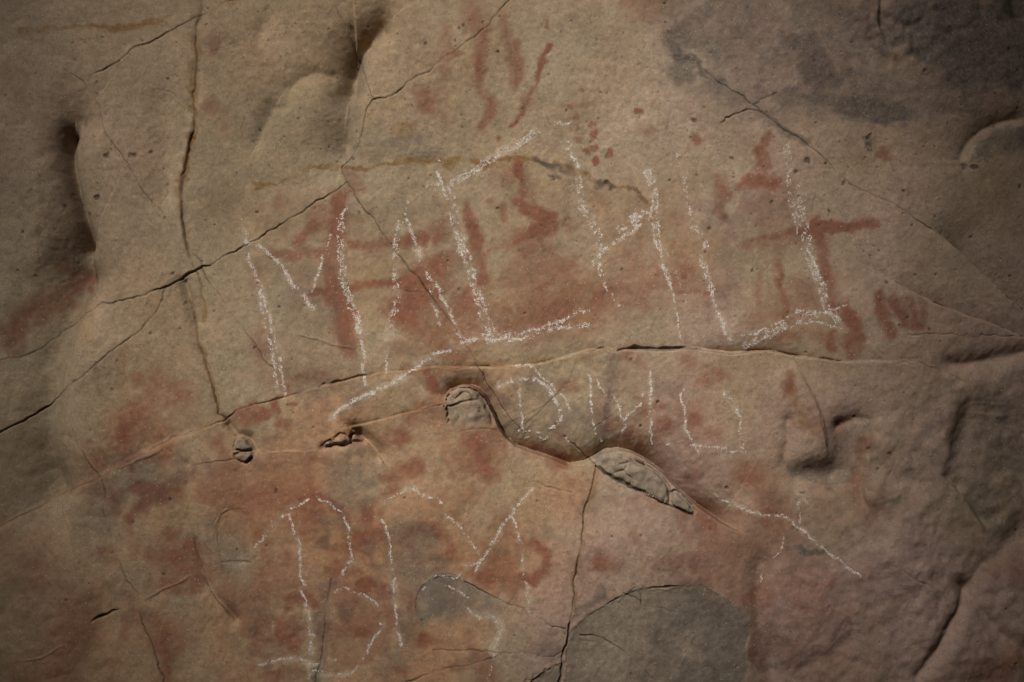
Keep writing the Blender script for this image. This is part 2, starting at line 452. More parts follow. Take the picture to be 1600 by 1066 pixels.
for P, h in ((S1, -0.0022), (S1B, -0.0022)):
    w, k = plate(P, h, 4.0, 3.6)
    H[w] += k * (0.0018 * F80[w] + 0.0009 * F30[w] - 0.004 * sstep(60, 0, np.hypot(U[w] - 930, V[w] - 1000)))
    LAY['fresh'][w] = np.maximum(LAY['fresh'][w], k)
w, k = plate(S2, -0.0038, 2.4, 1.6)
H[w] += 0.0038 * k * sstep(935, 1000, V[w] + 0.25 * (U[w] - 700))          # the scar runs out downwards
LAY['fresh'][w] = np.maximum(LAY['fresh'][w], 0.9 * k * (1 - sstep(930, 1000, V[w] + 0.3 * (U[w] - 690) + 12 * F30[w])))
w, k = plate(S3, -0.003, 4, 2.5)
LAY['fresh'][w] = np.maximum(LAY['fresh'][w], 0.5 * k * np.clip(.8 + .4 * F30[w], 0, 1.2))
for q in ([(972, 924), (1000, 938), (1004, 945)], [(960, 935), (972, 942)], [(1001, 928), (1001, 942)]):
    crack(q, 2.0, 0.004, 0.35)

def sample(u, v, A=None):
    A = H if A is None else A
    u, v = np.atleast_1d(np.asarray(u, float)), np.atleast_1d(np.asarray(v, float))
    i = np.clip(np.searchsorted(UA, u) - 1, 0, NU - 2)
    j = np.clip(np.searchsorted(VA, v) - 1, 0, NV - 2)
    fu, fv = (u - UA[i]) / (UA[i + 1] - UA[i]), (v - VA[j]) / (VA[j + 1] - VA[j])
    return (A[j, i] * (1 - fu) * (1 - fv) + A[j, i + 1] * fu * (1 - fv) + A[j + 1, i] * (1 - fu) * fv + A[j + 1, i + 1] * fu * fv)

# -- stones bedded in the face
MATS = {}
STONES = []
def stone(*a, **k): STONES.append((list(a), k))
stone('bedded_rock', [(931, 728), (933, 715), (945, 707), (962, 706), (982, 711), (1002, 721), (1020, 732), (1036, 745), (1046, 757), (1050, 774), (1046, 787), (1020, 775), (996, 765), (970, 753), (948, 742)], 0.010, 0.014, 'grey wedge of broken rock jutting from the ledge', 13, tilt=(0.0, 0.004), facets=6, seed=3, rim=6, pc=70,
      splits=[[(960, 738), (972, 734), (978, 742), (986, 745), (990, 757)], [(965, 726), (980, 722), (976, 732)], [(1040, 752), (1048, 766)]], step=.3)
stone('bedded_rock', [(1048, 788), (1050, 764), (1056, 764), (1068, 774), (1080, 786), (1085, 798), (1084, 807), (1066, 798)], 0.007, 0.012, 'small grey end piece of the broken rock in the ledge', 13, facets=3, seed=4, rim=5, pc=70)
stone('bedded_rock', [(699, 645), (696, 625), (702, 612), (716, 605), (733, 605), (747, 611), (758, 623), (766, 640), (772, 660), (770, 690), (735, 700), (705, 690)], 0.012, 0.016, 'grey arched knob of rock under a shadowed brow', 10, facets=4, seed=9, rim=7, open=662, pc=55,
      splits=[[(701, 618), (712, 626), (724, 616), (736, 618), (742, 630)], [(698, 638), (715, 633), (735, 628), (756, 626)], [(750, 640), (756, 655)]], step=.5)
stone('bedded_rock', [(367, 702), (369, 686), (377, 681), (386, 685), (394, 697), (394, 705), (380, 706)], 0.010, 0.012, 'upper half of the small grey stone below the ledge corner', 11, facets=3, seed=12, rim=4)
stone('bedded_rock', [(365, 709), (378, 707), (394, 707), (395, 714), (386, 723), (376, 722), (367, 717)], 0.010, 0.010, 'lower half of the small grey stone below the ledge corner', 11, facets=3, seed=13, rim=4)
stone('bedded_pebble', [(521, 692), (523, 682), (531, 676), (540, 677), (545, 685), (543, 694), (530, 695)], 0.010, 0.006, 'round yellowish pebble bedded in a slot', 10, 'y', facets=1, seed=14, rim=7)
stone('bedded_pebble', [(546, 680), (551, 676), (558, 682), (564, 691), (546, 693)], 0.006, 0.006, 'pale angular pebble at the end of a slot', 10, 'y', facets=2, seed=15, rim=4)
stone('bedded_pebble', [(502, 701), (507, 691), (518, 685), (520, 695), (512, 699)], 0.005, 0.006, 'dark chip at the left end of a slot', 10, facets=2, seed=16, rim=4)
def resample(outline, seg, k=1.0):
    p = np.array(outline, float)
    ln = np.hypot(*(np.roll(p, -1, 0) - p).T)
    cum = np.concatenate([[0], np.cumsum(ln)])
    t = np.linspace(0, cum[-1], seg, endpoint=False)
    pc = np.vstack([p, p[:1]])
    ou, ov = np.interp(t, cum, pc[:, 0]), np.interp(t, cum, pc[:, 1])
    for _ in range(2):
        ou = .25 * np.roll(ou, 1) + .5 * ou + .25 * np.roll(ou, -1)
        ov = .25 * np.roll(ov, 1) + .5 * ov + .25 * np.roll(ov, -1)
    cu, cv = ou.mean(), ov.mean()
    return cu + (ou - cu) * k, cv + (ov - cv) * k
STONE_MASK = []
for n_, (a_, k_) in enumerate(STONES):             # broken rock standing in its socket, flush with the face
    name_, outline, bulge, tuck, text, par = a_[:6]
    col = a_[6] if len(a_) > 6 else 'g'
    r = np.random.default_rng(500 + k_.get('seed', 0))
    ou, ov = resample(outline, 48, 1.10)
    b0 = float(np.percentile(sample(ou, ov), k_.get('pc', 60)))
    w = win(outline, 8)
    d, _, _ = dist(list(outline) + [outline[0]], w, 1.2)
    m = inside(outline, w)
    cu, cv = np.mean(outline, 0)
    R_ = max(math.dist(p, (cu, cv)) for p in outline)
    du, dv = (U[w] - cu) / R_, (V[w] - cv) / R_
    top = np.full(du.shape, 1.0, np.float32)
    wob = N25[w]
    for _ in range(k_.get('facets', 4)):           # broken planes
        a0, d0, sl = r.uniform(0, 2 * math.pi), r.uniform(.05, .5), r.uniform(.5, 1.6)
        top = np.minimum(top, 1.0 - sl * (math.cos(a0) * du + math.sin(a0) * dv + 0.10 * wob - d0))
    for q in k_.get('splits', []):
        dd, ss, _ = dist(q, w, 1.0)
        top = top - 0.5 * np.exp(-(dd / 1.6) ** 2) - 0.25 * sstep(-1, 1, ss * np.minimum(dd, 1)) * k_.get('step', 1)
    rim = sstep(0.0, k_.get('rim', 7.0), np.where(m, d, 0))
    h = b0 + bulge * np.clip(top, -1.5, 1.2) * rim - tuck * (1 - rim) + 0.0012 * N5[w] + 0.0018 * N10[w] + k_.get('tilt', (0, 0))[0] * du + k_.get('tilt', (0, 0))[1] * dv
    k = sstep(-1.6, 1.6, np.where(m, d, -d))
    if k_.get('open'):                             # the foot of the knob merges into the face
        k = k * (1 - sstep(k_['open'] - 16, k_['open'] + 8, V[w] + 5 * F30[w]))
    H[w] = H[w] * (1 - k) + h * k
    LAY['fresh'][w] = np.maximum(LAY['fresh'][w] , (0.78 if col == 'g' else 0.35) * k)
    LAY['pale'][w] = np.maximum(LAY['pale'][w], (0.30 if col == 'g' else 0.25) * k * np.clip(.7 + .5 * F30[w], 0, 1.3))
    STONE_MASK.append((inside(outline), name_, text, par))

# -- pits and specks
for k in range(2600):
    x, y = rng.uniform(0, 1600), rng.uniform(0, 1066)
    if y > 560 and rng.random() < 0.7:
        continue
    if 380 < x < 1150 and 330 < y < 560 and rng.random() < 0.5:
        continue
    r = min(0.75 + rng.exponential(0.34), 2.6)
    w = win([(x - 4 * r, y - 4 * r), (x + 4 * r, y + 4 * r)], 1)
    q = np.hypot((U[w] - x), (V[w] - y) * rng.uniform(0.8, 1.5)) / r + 0.25 * N3[w]
    H[w] -= 0.0016 * r * np.clip(1.2 - q * q, 0, 1)
    LAY['dirt'][w] = np.maximum(LAY['dirt'][w], rng.uniform(.3, .75) * np.clip(1.5 - q, 0, 1))
for x, y, r in [(168, 243, 4.5), (210, 242, 5), (235, 238, 4.5), (150, 307, 5), (93, 322, 4), (134, 332, 3), (262, 215, 2.5), (263, 124, 2.2), (278, 120, 2.5), (370, 270, 2.2), (154, 287, 2.5), (88, 300, 2.5), (557, 205, 2.4), (645, 167, 2), (725, 42, 3), (666, 71, 3), (652, 231, 2), (645, 310, 2), (562, 332, 2.6), (550, 43, 2.4), (934, 187, 3), (1084, 191, 4.4), (1140, 249, 3), (1086, 275, 3.4), (970, 262, 2.2), (1120, 220, 2), (876, 54, 2.6), (846, 353, 2.4), (1172, 425, 3.4), (1146, 494, 2), (1353, 216, 5), (1353, 228, 3), (1257, 252, 3.4), (1315, 290, 4), (1407, 300, 3.2), (1447, 293, 2.6), (1467, 250, 2.6), (1382, 443, 2.6), (1355, 400, 2), (1338, 376, 2.6), (1428, 430, 2.4), (1450, 515, 3), (431, 769, 2.6), (1388, 708, 3.6), (1252, 770, 3.4), (954, 297, 3), (946, 286, 3.5), (938, 282, 2.6), (997, 317, 2.6), (1507, 263, 5), (1522, 262, 4), (1060, 246, 2), (1275, 232, 2)]:
    w = win([(x - 4 * r, y - 4 * r), (x + 4 * r, y + 4 * r)], 1)
    q = np.hypot((U[w] - x) * rng.uniform(.8, 1.2), (V[w] - y) * rng.uniform(.8, 1.3)) / (0.8 * r) + 0.45 * N5[w] + 0.2 * N3[w]
    H[w] -= 0.0007 * r * np.clip(1.2 - q * q, 0, 1)
    LAY['dirt'][w] = np.maximum(LAY['dirt'][w], 0.7 * np.clip(1.5 - q, 0, 1))

# ------------------------------------------------------------------ colour of the rock and of the paintings
L = LAY
L['warm'] += 0.62 * sstep(480, 760, V + 0.12 * (U - 700) + 60 * N160) * sstep(1330, 1020, U) * np.clip(0.62 + 0.5 * F80, 0, 1.4)
L['warm'] += 0.24 * sstep(200, 420, V) * sstep(250, 450, U) * sstep(1250, 900, U) * np.clip(0.6 + 0.5 * F80, 0, 1.3)
L['warm'] += 0.25 * np.clip(0.4 * N160 + 0.4 * N60, 0, 1)
L['pink'] += 0.8 * sstep(820, 1120, U + 0.25 * (V - 300) + 70 * N160) * np.clip(0.75 + 0.25 * N60, 0, 1.2)
area('red', [(1150, 830), (1260, 840), (1330, 900), (1330, 1066), (1200, 1066), (1180, 930)], 0.22, 40)
L['pink'] += 0.5 * sstep(1120, 1220, U) * sstep(800, 900, V)
L['pink'] += 0.25 * sstep(400, 150, U) * sstep(500, 250, V)
L['soot_shade'] += 0.22 * sstep(1230, 1500, U + 0.2 * (V - 533) + 50 * N160)  # darker towards the right edge
L['soot_shade'] += 0.30 * sstep(230, 20, U + 40 * N160) * np.clip(0.8 + 0.3 * N60, 0, 1.3)  # darker towards the left edge
# grey, sooty upper right corner
area('soot_shade', [(1042, 60), (1075, 20), (1105, -40), (1700, -40), (1700, 180), (1440, 190), (1400, 205), (1330, 190), (1250, 172), (1200, 165), (1160, 168), (1120, 135), (1075, 100)], 0.55, 14, 0.7, 0.35)
area('soot_shade', [(1090, 40), (1150, 30), (1230, 60), (1310, 110), (1380, 140), (1360, 165), (1280, 140), (1190, 130), (1120, 80)], 0.72, 22, 0.7)
area('soot_shade', [(1190, 140), (1260, 143), (1340, 148), (1428, 165), (1420, 206), (1340, 194), (1262, 180), (1200, 164)], 0.97, 9, 0.5, 0.15)
area('soot_shade', [(1040, 50), (1075, 70), (1130, 120), (1110, 130), (1060, 105), (1035, 75)], 0.8, 10, 0.8, 0.3)
area('soot_shade', [(1500, 640), (1640, 600), (1640, 860), (1570, 850), (1520, 790), (1480, 740)], 0.6, 26, 0.7, 0.4)  # darker patch low on the right edge
area('soot_shade', [(1230, 60), (1300, 85), (1380, 110), (1420, 130), (1400, 145), (1330, 120), (1260, 100)], 0.85, 14, 0.6)
area('soot_shade', [(1370, -30), (1640, -30), (1640, 150), (1500, 140), (1420, 130), (1360, 80)], 0.9, 20, 0.7, 0.3)
blob('soot_shade', 1470, 30, 60, 60, 1.0)
blob('soot_shade', 1590, 30, 30, 60, 1.1)
blob('soot_shade', 1560, 60, 60, 40, 0.95)
area('pale', [(1100, -20), (1210, -20), (1260, 30), (1290, 55), (1270, 60), (1190, 30), (1130, 12)], 0.6, 14, 0.8)
area('pale', [(1335, 40), (1350, 15), (1385, 5), (1400, 30), (1420, 70), (1375, 85), (1350, 80)], 0.85, 12, 1.0, 0.7)
blob('pale', 1100, 85, 30, 18, 0.75, ang=35)
blob('pale', 1160, 130, 45, 18, 0.45, ang=35)
stroke('pale', [(1190, 140), (1212, 134)], 4, 0.7)
stroke('pale', [(1128, 2), (1126, 14)], 2, 0.8)
stroke('pale', [(1168, 34), (1162, 46)], 3, 0.8)
stroke('pale', [(1205, 18), (1270, 40), (1310, 70), (1345, 95)], 9, 0.6, rough=1)
stroke('pale', [(1240, 165), (1262, 178), (1330, 186)], 5, 0.5, rough=1)
blob('soot_shade', 1065, 125, 24, 14, 0.55, ang=30)
blob('soot_shade', 1048, 68, 16, 12, 0.6)
blob('soot_shade', 1130, 185, 22, 8, 0.5, ang=-25)
stroke('soot_shade', [(1120, 200), (1145, 182), (1180, 176)], 6, 0.5, rough=1)
blob('pink', 1120, 170, 70, 40, 0.9)
area('soot_shade', [(1508, 215), (1560, 185), (1640, 170), (1640, 235), (1560, 250), (1515, 275)], 0.75, 12, 0.8)
blob('ochre', 1547, 216, 16, 8, 0.4)
blob('ochre', 1482, 74, 8, 6, 0.5)
stroke('soot_shade', [(1343, 212), (1352, 218), (1354, 230)], 4, 0.7)
# other dark stains, and shade painted into hollows
area('soot_shade', [(500, 245), (560, 238), (640, 240), (690, 236), (690, 248), (600, 252), (520, 258)], 0.5, 8, 0.8)
blob('soot_shade', 600, 226, 70, 10, 0.3, ang=-6)
stroke('soot_shade', [(1000, 545), (1060, 543), (1085, 543)], 5, 0.6)  # darker band along the ledge slot
stroke('soot_shade', [(838, 256), (865, 262), (890, 270)], 4.5, 0.75)
stroke('soot_shade', [(858, 272), (872, 277)], 3.5, 0.7)
stroke('soot_shade', [(935, 283), (955, 293)], 4.5, 0.8, rough=1.1)
stroke('soot_shade', [(980, 300), (1003, 314)], 3, 0.5)
stroke('soot_shade', [(958, 560), (950, 620), (942, 690), (938, 712)], 8, 0.5)
blob('soot_shade', 1040, 612, 16, 14, 0.42)
stroke('soot_shade', [(820, 652), (850, 651), (880, 652)], 3.5, 0.5)
blob('soot_shade', 920, 660, 30, 14, 0.3)
stroke('soot_shade', [(1222, 851), (1250, 855), (1286, 861)], 3.2, 0.85)
area('soot_shade', [(1222, 720), (1290, 722), (1345, 735), (1340, 755), (1290, 760), (1236, 745)], 0.45, 8, 0.6)  # mostly shade, painted along the foot of the right recess
area('soot_shade', [(1305, 665), (1350, 655), (1362, 665), (1345, 700), (1346, 745), (1300, 745), (1298, 690)], 0.35, 9, 0.7)  # mostly shade, painted into the upright part of the recess
blob('soot_shade', 515, 912, 12, 8, 0.5)
stroke('soot_shade', [(515, 910), (508, 980), (500, 1066)], 7, 0.35)
blob('soot_shade', 905, 795, 9, 14, 0.4)
blob('soot_shade', 925, 800, 20, 26, 0.3)
stroke('soot_shade', [(895, 958), (910, 945), (935, 925)], 8, 0.5)
blob('soot_shade', 860, 1012, 16, 10, .5)
blob('soot_shade', 360, 835, 24, 40, 0.35)
stroke('soot_shade', [(100, 850), (130, 830), (150, 815)], 12, .3)
blob('soot_shade', 200, 930, 24, 40, 0.35)
blob('soot_shade', 700, 640, 24, 14, 0.25)
blob('soot_shade', 555, 705, 14, 8, .5)
blob('soot_shade', 545, 160, 18, 55, .30)  # painted shade in the broad hollow
blob('soot_shade', 552, 100, 12, 22, .35, ang=20)  # painted shade in the crease above it
blob('soot_shade', 410, 195, 12, 26, .28, ang=25)  # painted shade in the slanting crease
blob('soot_shade', 108, 290, 16, 60, .35)  # painted shade down the left vertical hollow
# ochre water lines and stains
stroke('ochre', [(30, 47), (60, 46), (90, 43), (130, 42), (165, 42), (200, 43), (230, 38), (265, 32)], 3.6, 0.75)
stroke('ochre', [(322, 22), (350, 10), (385, 0)], 4, 0.7)
stroke('ochre', [(306, 25), (304, 60), (306, 100), (304, 130)], 5, 0.65)
stroke('ochre', [(312, 0), (312, 30), (306, 60), (306, 110), (302, 150), (300, 180), (296, 220), (289, 255), (282, 290), (282, 330), (287, 370), (297, 415), (310, 445), (318, 475), (322, 500)], 5, 0.75, rough=.5)
stroke('ochre', B_LOW, 4, 0.5)
stroke('pale', [(x - 9, y) for x, y in B_MID], 6, 0.35, rough=.5)
stroke('ochre', [(300, 440), (313, 455), (318, 475)], 7, 0.55)
stroke('ochre', [(280, 300), (284, 350), (292, 400)], 5, 0.5)
stroke('ochre', [(398, 290), (430, 284), (450, 275), (480, 270), (530, 264), (560, 260), (600, 256), (640, 253), (690, 252)], 3.6, 0.85)
stroke('ochre', [(450, 275), (480, 272)], 5, 0.7)
stroke('ochre', [(635, 253), (668, 250)], 4.5, 0.85)
stroke('ochre', [(690, 252), (714, 250)], 5, 0.85)
stroke('ochre', [(740, 254), (800, 252), (840, 256), (870, 262), (905, 272), (950, 287), (985, 302), (1003, 316)], 3.6, 0.9)
stroke('ochre', [(870, 278), (910, 292), (940, 308), (950, 330)], 4, 0.5)
blob('ochre', 942, 315, 10, 20, 0.5, ang=-15)
stroke('ochre', [(1006, 320), (1003, 350), (997, 400)], 3, 0.5)
blob('ochre', 630, 203, 16, 12, 0.55)
blob('ochre', 714, 91, 12, 8, 0.5)
blob('ochre', 1246, 632, 12, 34, 0.85, ang=-15)
blob('ochre', 1258, 635, 18, 18, 0.5)
blob('ochre', 875, 725, 16, 10, 0.6)
blob('ochre', 1390, 605, 30, 20, 0.3)
stroke('ochre', [(0, 822), (90, 776), (200, 722), (320, 668), (350, 656)], 5, 0.4)
stroke('ochre', [(350, 656), (400, 633), (500, 601), (600, 581), (740, 575), (850, 568), (950, 546)], 3.5, 0.45)
stroke('ochre', [(550, 665), (620, 648), (690, 630)], 6, 0.35)
stroke('ochre', [(928, 735), (912, 810), (900, 900), (888, 970)], 3, 0.6)
area('ochre', [(960, 560), (1130, 560), (1200, 620), (1180, 700), (1100, 720), (1000, 700), (960, 640)], 0.14, 40)
blob('ochre', 8, 110, 12, 12, 0.4)
for x, y, r in ((1150, 720, 40), (1190, 740, 30)):
    blob('ochre', x, y, r, r, 0.3)
for P in (S1[3:23], S2[1:10]):
    stroke('pale', [(x, y - 1.5) for x, y in P], 3.0, 0.5, rough=0.9, warp=3.0, patch=0.8)
for k in range(60):
    stroke('pale', [(x0 := rng.uniform(900, 1160), y0 := rng.uniform(935, 1064)), (x0 + rng.normal(0, 3), y0 + rng.normal(0, 3))], rng.uniform(.8, 1.8), rng.uniform(.3, .9), patch=.2)
# bleached tan patches
blob('pale', 165, 560, 14, 60, 0.35, ang=-4)
area('pale', [(140, 480), (180, 480), (188, 560), (182, 620), (160, 630), (158, 560)], 0.4, 10, 0.5)
blob('pale', 960, 150, 140, 120, 0.5)
blob('pale', 620, 300, 160, 40, 0.34)
blob('pale', 620, 90, 90, 70, 0.25)
blob('pale', 1080, 300, 80, 90, 0.3)
blob('pale', 640, 180, 60, 60, 0.22)
blob('pale', 860, 80, 130, 80, 0.36)
blob('pale', 430, 60, 30, 40, .3)
blob('pale', 735, 648, 34, 26, 0.4)
blob('pale', 335, 730, 30, 20, .3)
blob('pale', 1000, 650, 60, 30, .15)
blob('pale', 1255, 690, 26, 22, .25)

# -- red paintings
R = lambda pts, wd, amt=0.8, **k: stroke('red', pts, wd, amt, **k)
RB = lambda x, y, a, b=None, amt=0.7, ang=0, **k: blob('red', x, y, a, b, amt, ang, **k)
area('red', [(625, 440), (660, 415), (700, 395), (760, 385), (820, 365), (880, 385), (925, 410), (935, 470), (905, 505), (830, 525), (740, 525), (680, 540), (620, 525), (605, 480)], 0.40, 20, 0.7, 0.6)
area('red', [(480, 330), (540, 312), (600, 340), (660, 372), (640, 440), (560, 450), (555, 540), (500, 520), (490, 450), (500, 400), (450, 405), (460, 360)], 0.20, 22, 0.6, 0.45)
area('red', [(900, 400), (1000, 400), (1060, 450), (1010, 500), (920, 490)], 0.32, 30, 0.6, 0.45)
R([(527, 308), (529, 335), (524, 370), (520, 400), (520, 458), (536, 495), (548, 540)], 13, 1.00, patch=0.2)
RB(551, 522, 12, 22, 0.55)
R([(424, 397), (456, 401), (480, 401), (503, 398)], 6.5, 1.00, patch=0.2)
R([(467, 386), (476, 370), (488, 358), (508, 352), (526, 346)], 8, 0.81, patch=0.2)
R([(540, 330), (556, 336), (566, 346)], 6, 0.4)
R([(550, 380), (580, 384), (600, 381), (630, 376), (662, 370)], 6.5, 0.81, patch=0.2)
R([(678, 372), (700, 362)], 6, 0.5)
R([(488, 458), (524, 454), (550, 450), (576, 446), (610, 441), (642, 437)], 6, 1.00, patch=0.2)
RB(590, 398, 14, 10, 0.4)
R([(633, 440), (650, 430), (668, 422), (690, 408), (722, 400)], 13, 0.8)
R([(648, 440), (645, 470), (634, 495), (655, 512)], 14, 0.65)
R([(690, 410), (700, 440), (708, 470)], 10, 0.5)
R([(730, 318), (735, 345), (740, 372), (747, 405), (753, 440)], 8, 1.00, patch=0.2)
R([(722, 405), (749, 396), (783, 386), (800, 382), (815, 370), (832, 362), (850, 356)], 8, 0.9)
R([(808, 314), (822, 322), (840, 328), (857, 340), (853, 354), (843, 362)], 9, 0.9)
R([(812, 262), (814, 290), (814, 318)], 6, 0.75)
R([(784, 326), (788, 342)], 6, 0.65)
R([(762, 312), (772, 322)], 6, 0.4)
R([(884, 345), (896, 362), (905, 380)], 6, 0.4)
R([(813, 370), (818, 400), (824, 436)], 7, 0.6)
R([(840, 366), (845, 390), (860, 402), (880, 404), (900, 408)], 6, 0.55)
R([(842, 455), (858, 442), (875, 430), (900, 410)], 9, 0.7)
R([(742, 420), (728, 470), (716, 500)], 8, 0.5)
R([(660, 500), (680, 512), (700, 500)], 9, 0.5)
R([(625, 490), (650, 508), (690, 518), (738, 512)], 9, 0.5)
RB(800, 520, 50, 16, 0.45)
RB(690, 545, 50, 10, 0.35)
R([(820, 470), (860, 460), (900, 470)], 20, 0.35)
RB(980, 430, 36, 22, 0.3)
R([(1050, 459), (1085, 459), (1125, 456)], 5, 0.55)
for x in (1030, 1052, 1070, 1085, 1105):
    R([(x, 385), (x - 4, 410), (x - 2, 432)], 5, 0.4, rough=1.0)
RB(1100, 440, 50, 34, 0.3)
R([(1168, 378), (1200, 374), (1232, 368), (1262, 360), (1300, 357), (1340, 353), (1366, 350)], 6.5, 0.85)
R([(1190, 395), (1230, 380), (1262, 368)], 12, 0.45)
R([(1272, 352), (1280, 385), (1287, 415), (1296, 450), (1306, 480)], 7, 0.85)
R([(1210, 405), (1214, 435), (1220, 460), (1224, 490)], 6, 0.75)
R([(1182, 405), (1184, 440), (1187, 470)], 7, 0.5)
R([(1320, 475), (1328, 505), (1334, 548)], 8, 0.75)
RB(1320, 480, 18, 14, 0.5)
R([(1300, 525), (1302, 545)], 6, 0.6)
R([(1372, 462), (1374, 490), (1386, 525)], 7, 0.55)
R([(1395, 470), (1402, 490), (1412, 510)], 7, 0.65)
R([(1412, 470), (1422, 490), (1430, 512)], 6, 0.65)
R([(1434, 468), (1440, 495)], 6, 0.4)
RB(1437, 418, 10, 14, 0.35)
R([(1215, 525), (1255, 522), (1290, 528)], 10, 0.4)
R([(1260, 555), (1275, 548)], 5, 0.4)
RB(1250, 480, 60, 40, 0.3)
R([(1190, 222), (1186, 245), (1178, 262)], 6, 0.75)
R([(1166, 290), (1182, 282), (1205, 286)], 8, 0.8)
R([(1195, 215), (1196, 226)], 4, 0.5)
R([(1120, 278), (1126, 295), (1134, 300)], 8, 0.6)
R([(1130, 300), (1122, 318), (1118, 328), (1132, 340)], 6, 0.65)
RB(1200, 330, 34, 40, 0.28)
RB(1015, 206, 12, 10, 0.4)
RB(1088, 222, 9, 7, 0.4)
for x, y, r in [(888, 168, 6), (901, 185, 6), (899, 200, 5), (926, 197, 6), (907, 218, 7), (928, 213, 6.5), (933, 233, 6.5), (921, 238, 7), (937, 252, 7), (956, 242, 5.5), (909, 145, 3), (994, 177, 5)]:
    RB(x, y, r, r, 0.7, soft=0.35, rough=0.25, patch=0.3)
R([(897, 165), (908, 163), (920, 164)], 6, 0.6)
R([(853, 74), (846, 104), (837, 132), (828, 158), (816, 180), (804, 196)], 3.6, 0.7)
RB(826, 160, 12, 12, 0.5)
R([(857, 40), (856, 48)], 3, 0.5)
R([(690, 0), (694, 40), (698, 80), (694, 130)], 7, 0.35)
R([(738, 0), (746, 24), (750, 44)], 15, 0.5)
R([(756, 48), (758, 80), (750, 105), (745, 130), (752, 148), (768, 162), (768, 178), (755, 196)], 8, 0.5)
R([(788, 30), (792, 70), (798, 100)], 8, 0.42)
R([(803, 75), (808, 105), (806, 130)], 9, 0.42)
RB(672, 158, 26, 26, 0.45)
RB(690, 95, 26, 16, 0.35)
R([(698, 150), (700, 200)], 8, 0.3)
RB(781, 215, 5, 8, 0.7)
RB(1010, 10, 30, 24, 0.3)
RB(985, 8, 14, 10, 0.3)
RB(808, 280, 36, 20, 0.35)
RB(830, 300, 20, 30, 0.3)
for x, y, r in ((368, 125, 12), (338, 68, 16), (352, 200, 16), (375, 205, 10), (440, 310, 14), (500, 340, 20), (550, 290, 12), (405, 420, 16), (330, 170, 10), (690, 340, 20), (640, 330, 16)):
    RB(x, y, r, r * 1.2, 0.35)
R([(448, 605), (458, 592), (478, 584), (498, 588), (520, 598)], 6, 0.65)
R([(385, 588), (400, 590), (415, 584)], 8, 0.5)
RB(412, 535, 10, 30, 0.4)
R([(430, 628), (430, 645)], 5, 0.7)
RB(457, 634, 6, 4, 0.8)
R([(672, 580), (676, 596), (680, 612)], 7, 0.85)
RB(440, 668, 10, 8, 0.6)
RB(405, 650, 14, 10, 0.5)
RB(480, 635, 8, 8, 0.4)
R([(640, 575), (660, 590), (690, 582)], 6, 0.4)
RB(625, 690, 26, 18, 0.6)
RB(648, 655, 18, 12, 0.4)
R([(745, 700), (755, 720), (765, 745)], 16, 0.75)
R([(735, 720), (730, 740)], 14, 0.4)
R([(600, 745), (625, 735), (650, 728)], 9, 0.55)
R([(575, 800), (578, 782), (595, 772), (612, 768)], 7, 0.7)
RB(578, 820, 10, 18, 0.5)
RB(590, 845, 24, 14, 0.55)
R([(632, 846), (636, 832), (650, 822), (672, 820), (692, 834), (704, 852), (700, 866)], 7, 0.75)
R([(620, 852), (645, 852), (655, 868)], 9, 0.6)
R([(480, 784), (505, 780), (525, 792), (536, 806)], 5, 0.6)
RB(515, 885, 14, 14, 0.65)
RB(447, 876, 10, 9, 0.6)
RB(568, 915, 14, 11, 0.6)
RB(598, 925, 14, 10, 0.45)
R([(455, 945), (470, 930), (490, 940), (498, 945)], 7, 0.5)
R([(448, 945), (452, 955)], 6, 0.5)
RB(555, 985, 36, 10, 0.45)
RB(655, 1005, 14, 9, 0.5)
RB(770, 870, 28, 34, 0.6)
RB(800, 835, 18, 20, 0.5)
R([(815, 850), (838, 848), (852, 865), (850, 890), (835, 905), (818, 900)], 6, 0.65)
RB(800, 880, 20, 26, 0.5)
RB(745, 845, 14, 12, 0.5)
RB(935, 868, 16, 16, 0.55)
RB(992, 828, 14, 10, 0.5)
RB(975, 795, 20, 12, 0.4)
RB(1060, 870, 20, 12, 0.4)
RB(700, 935, 60, 14, 0.2)
RB(690, 1000, 24, 10, 0.35)
RB(1020, 690, 24, 14, 0.4)
RB(965, 665, 18, 12, 0.5)
RB(1010, 645, 14, 24, 0.35)
RB(1075, 565, 18, 12, 0.4)
RB(1110, 592, 16, 12, 0.45)
RB(1000, 570, 12, 12, 0.45)
RB(880, 605, 16, 10, 0.3)
RB(1075, 690, 20, 20, 0.35)
R([(1350, 690), (1346, 720), (1340, 762)], 7, 0.7)
R([(1310, 655), (1318, 675)], 6, 0.5)
area('red', [(1130, 830), (1200, 830), (1290, 880), (1300, 960), (1240, 960), (1180, 930), (1150, 880)], 0.4, 30, 0.7, 0.5)
area('red', [(1170, 910), (1190, 1000), (1210, 1066), (1180, 1080), (1172, 1000)], 0.5, 14)
area('red', [(1260, 760), (1350, 765), (1380, 830), (1300, 840)], 0.3, 22)
area('red', [(1200, 760), (1260, 800), (1230, 850), (1150, 830)], 0.4, 20)
RB(1560, 1050, 60, 22, 0.35)
RB(1590, 890, 30, 20, 0.4)
area('red', [(15, 490), (40, 460), (90, 440), (112, 432), (105, 455), (70, 480), (30, 510), (8, 560), (2, 520)], 0.75, 10, 0.8, 0.5)
blob('ochre', 70, 465, 40, 18, 0.5, ang=-25)
R([(12, 510), (40, 480), (75, 458), (112, 436)], 13, 0.7, rough=.8)
stroke('ochre', [(20, 505), (60, 468), (110, 440)], 14, .45, rough=.8)
RB(60, 470, 46, 20, 0.5, -25)
RB(10, 540, 14, 24, 0.5)
RB(222, 592, 11, 11, 0.7)
RB(255, 610, 22, 50, 0.42)
area('red', [(150, 660), (210, 640), (270, 600), (330, 600), (330, 680), (250, 710), (170, 740), (130, 740)], 0.42, 24, 0.7, 0.5)
RB(190, 690, 24, 34, 0.5)
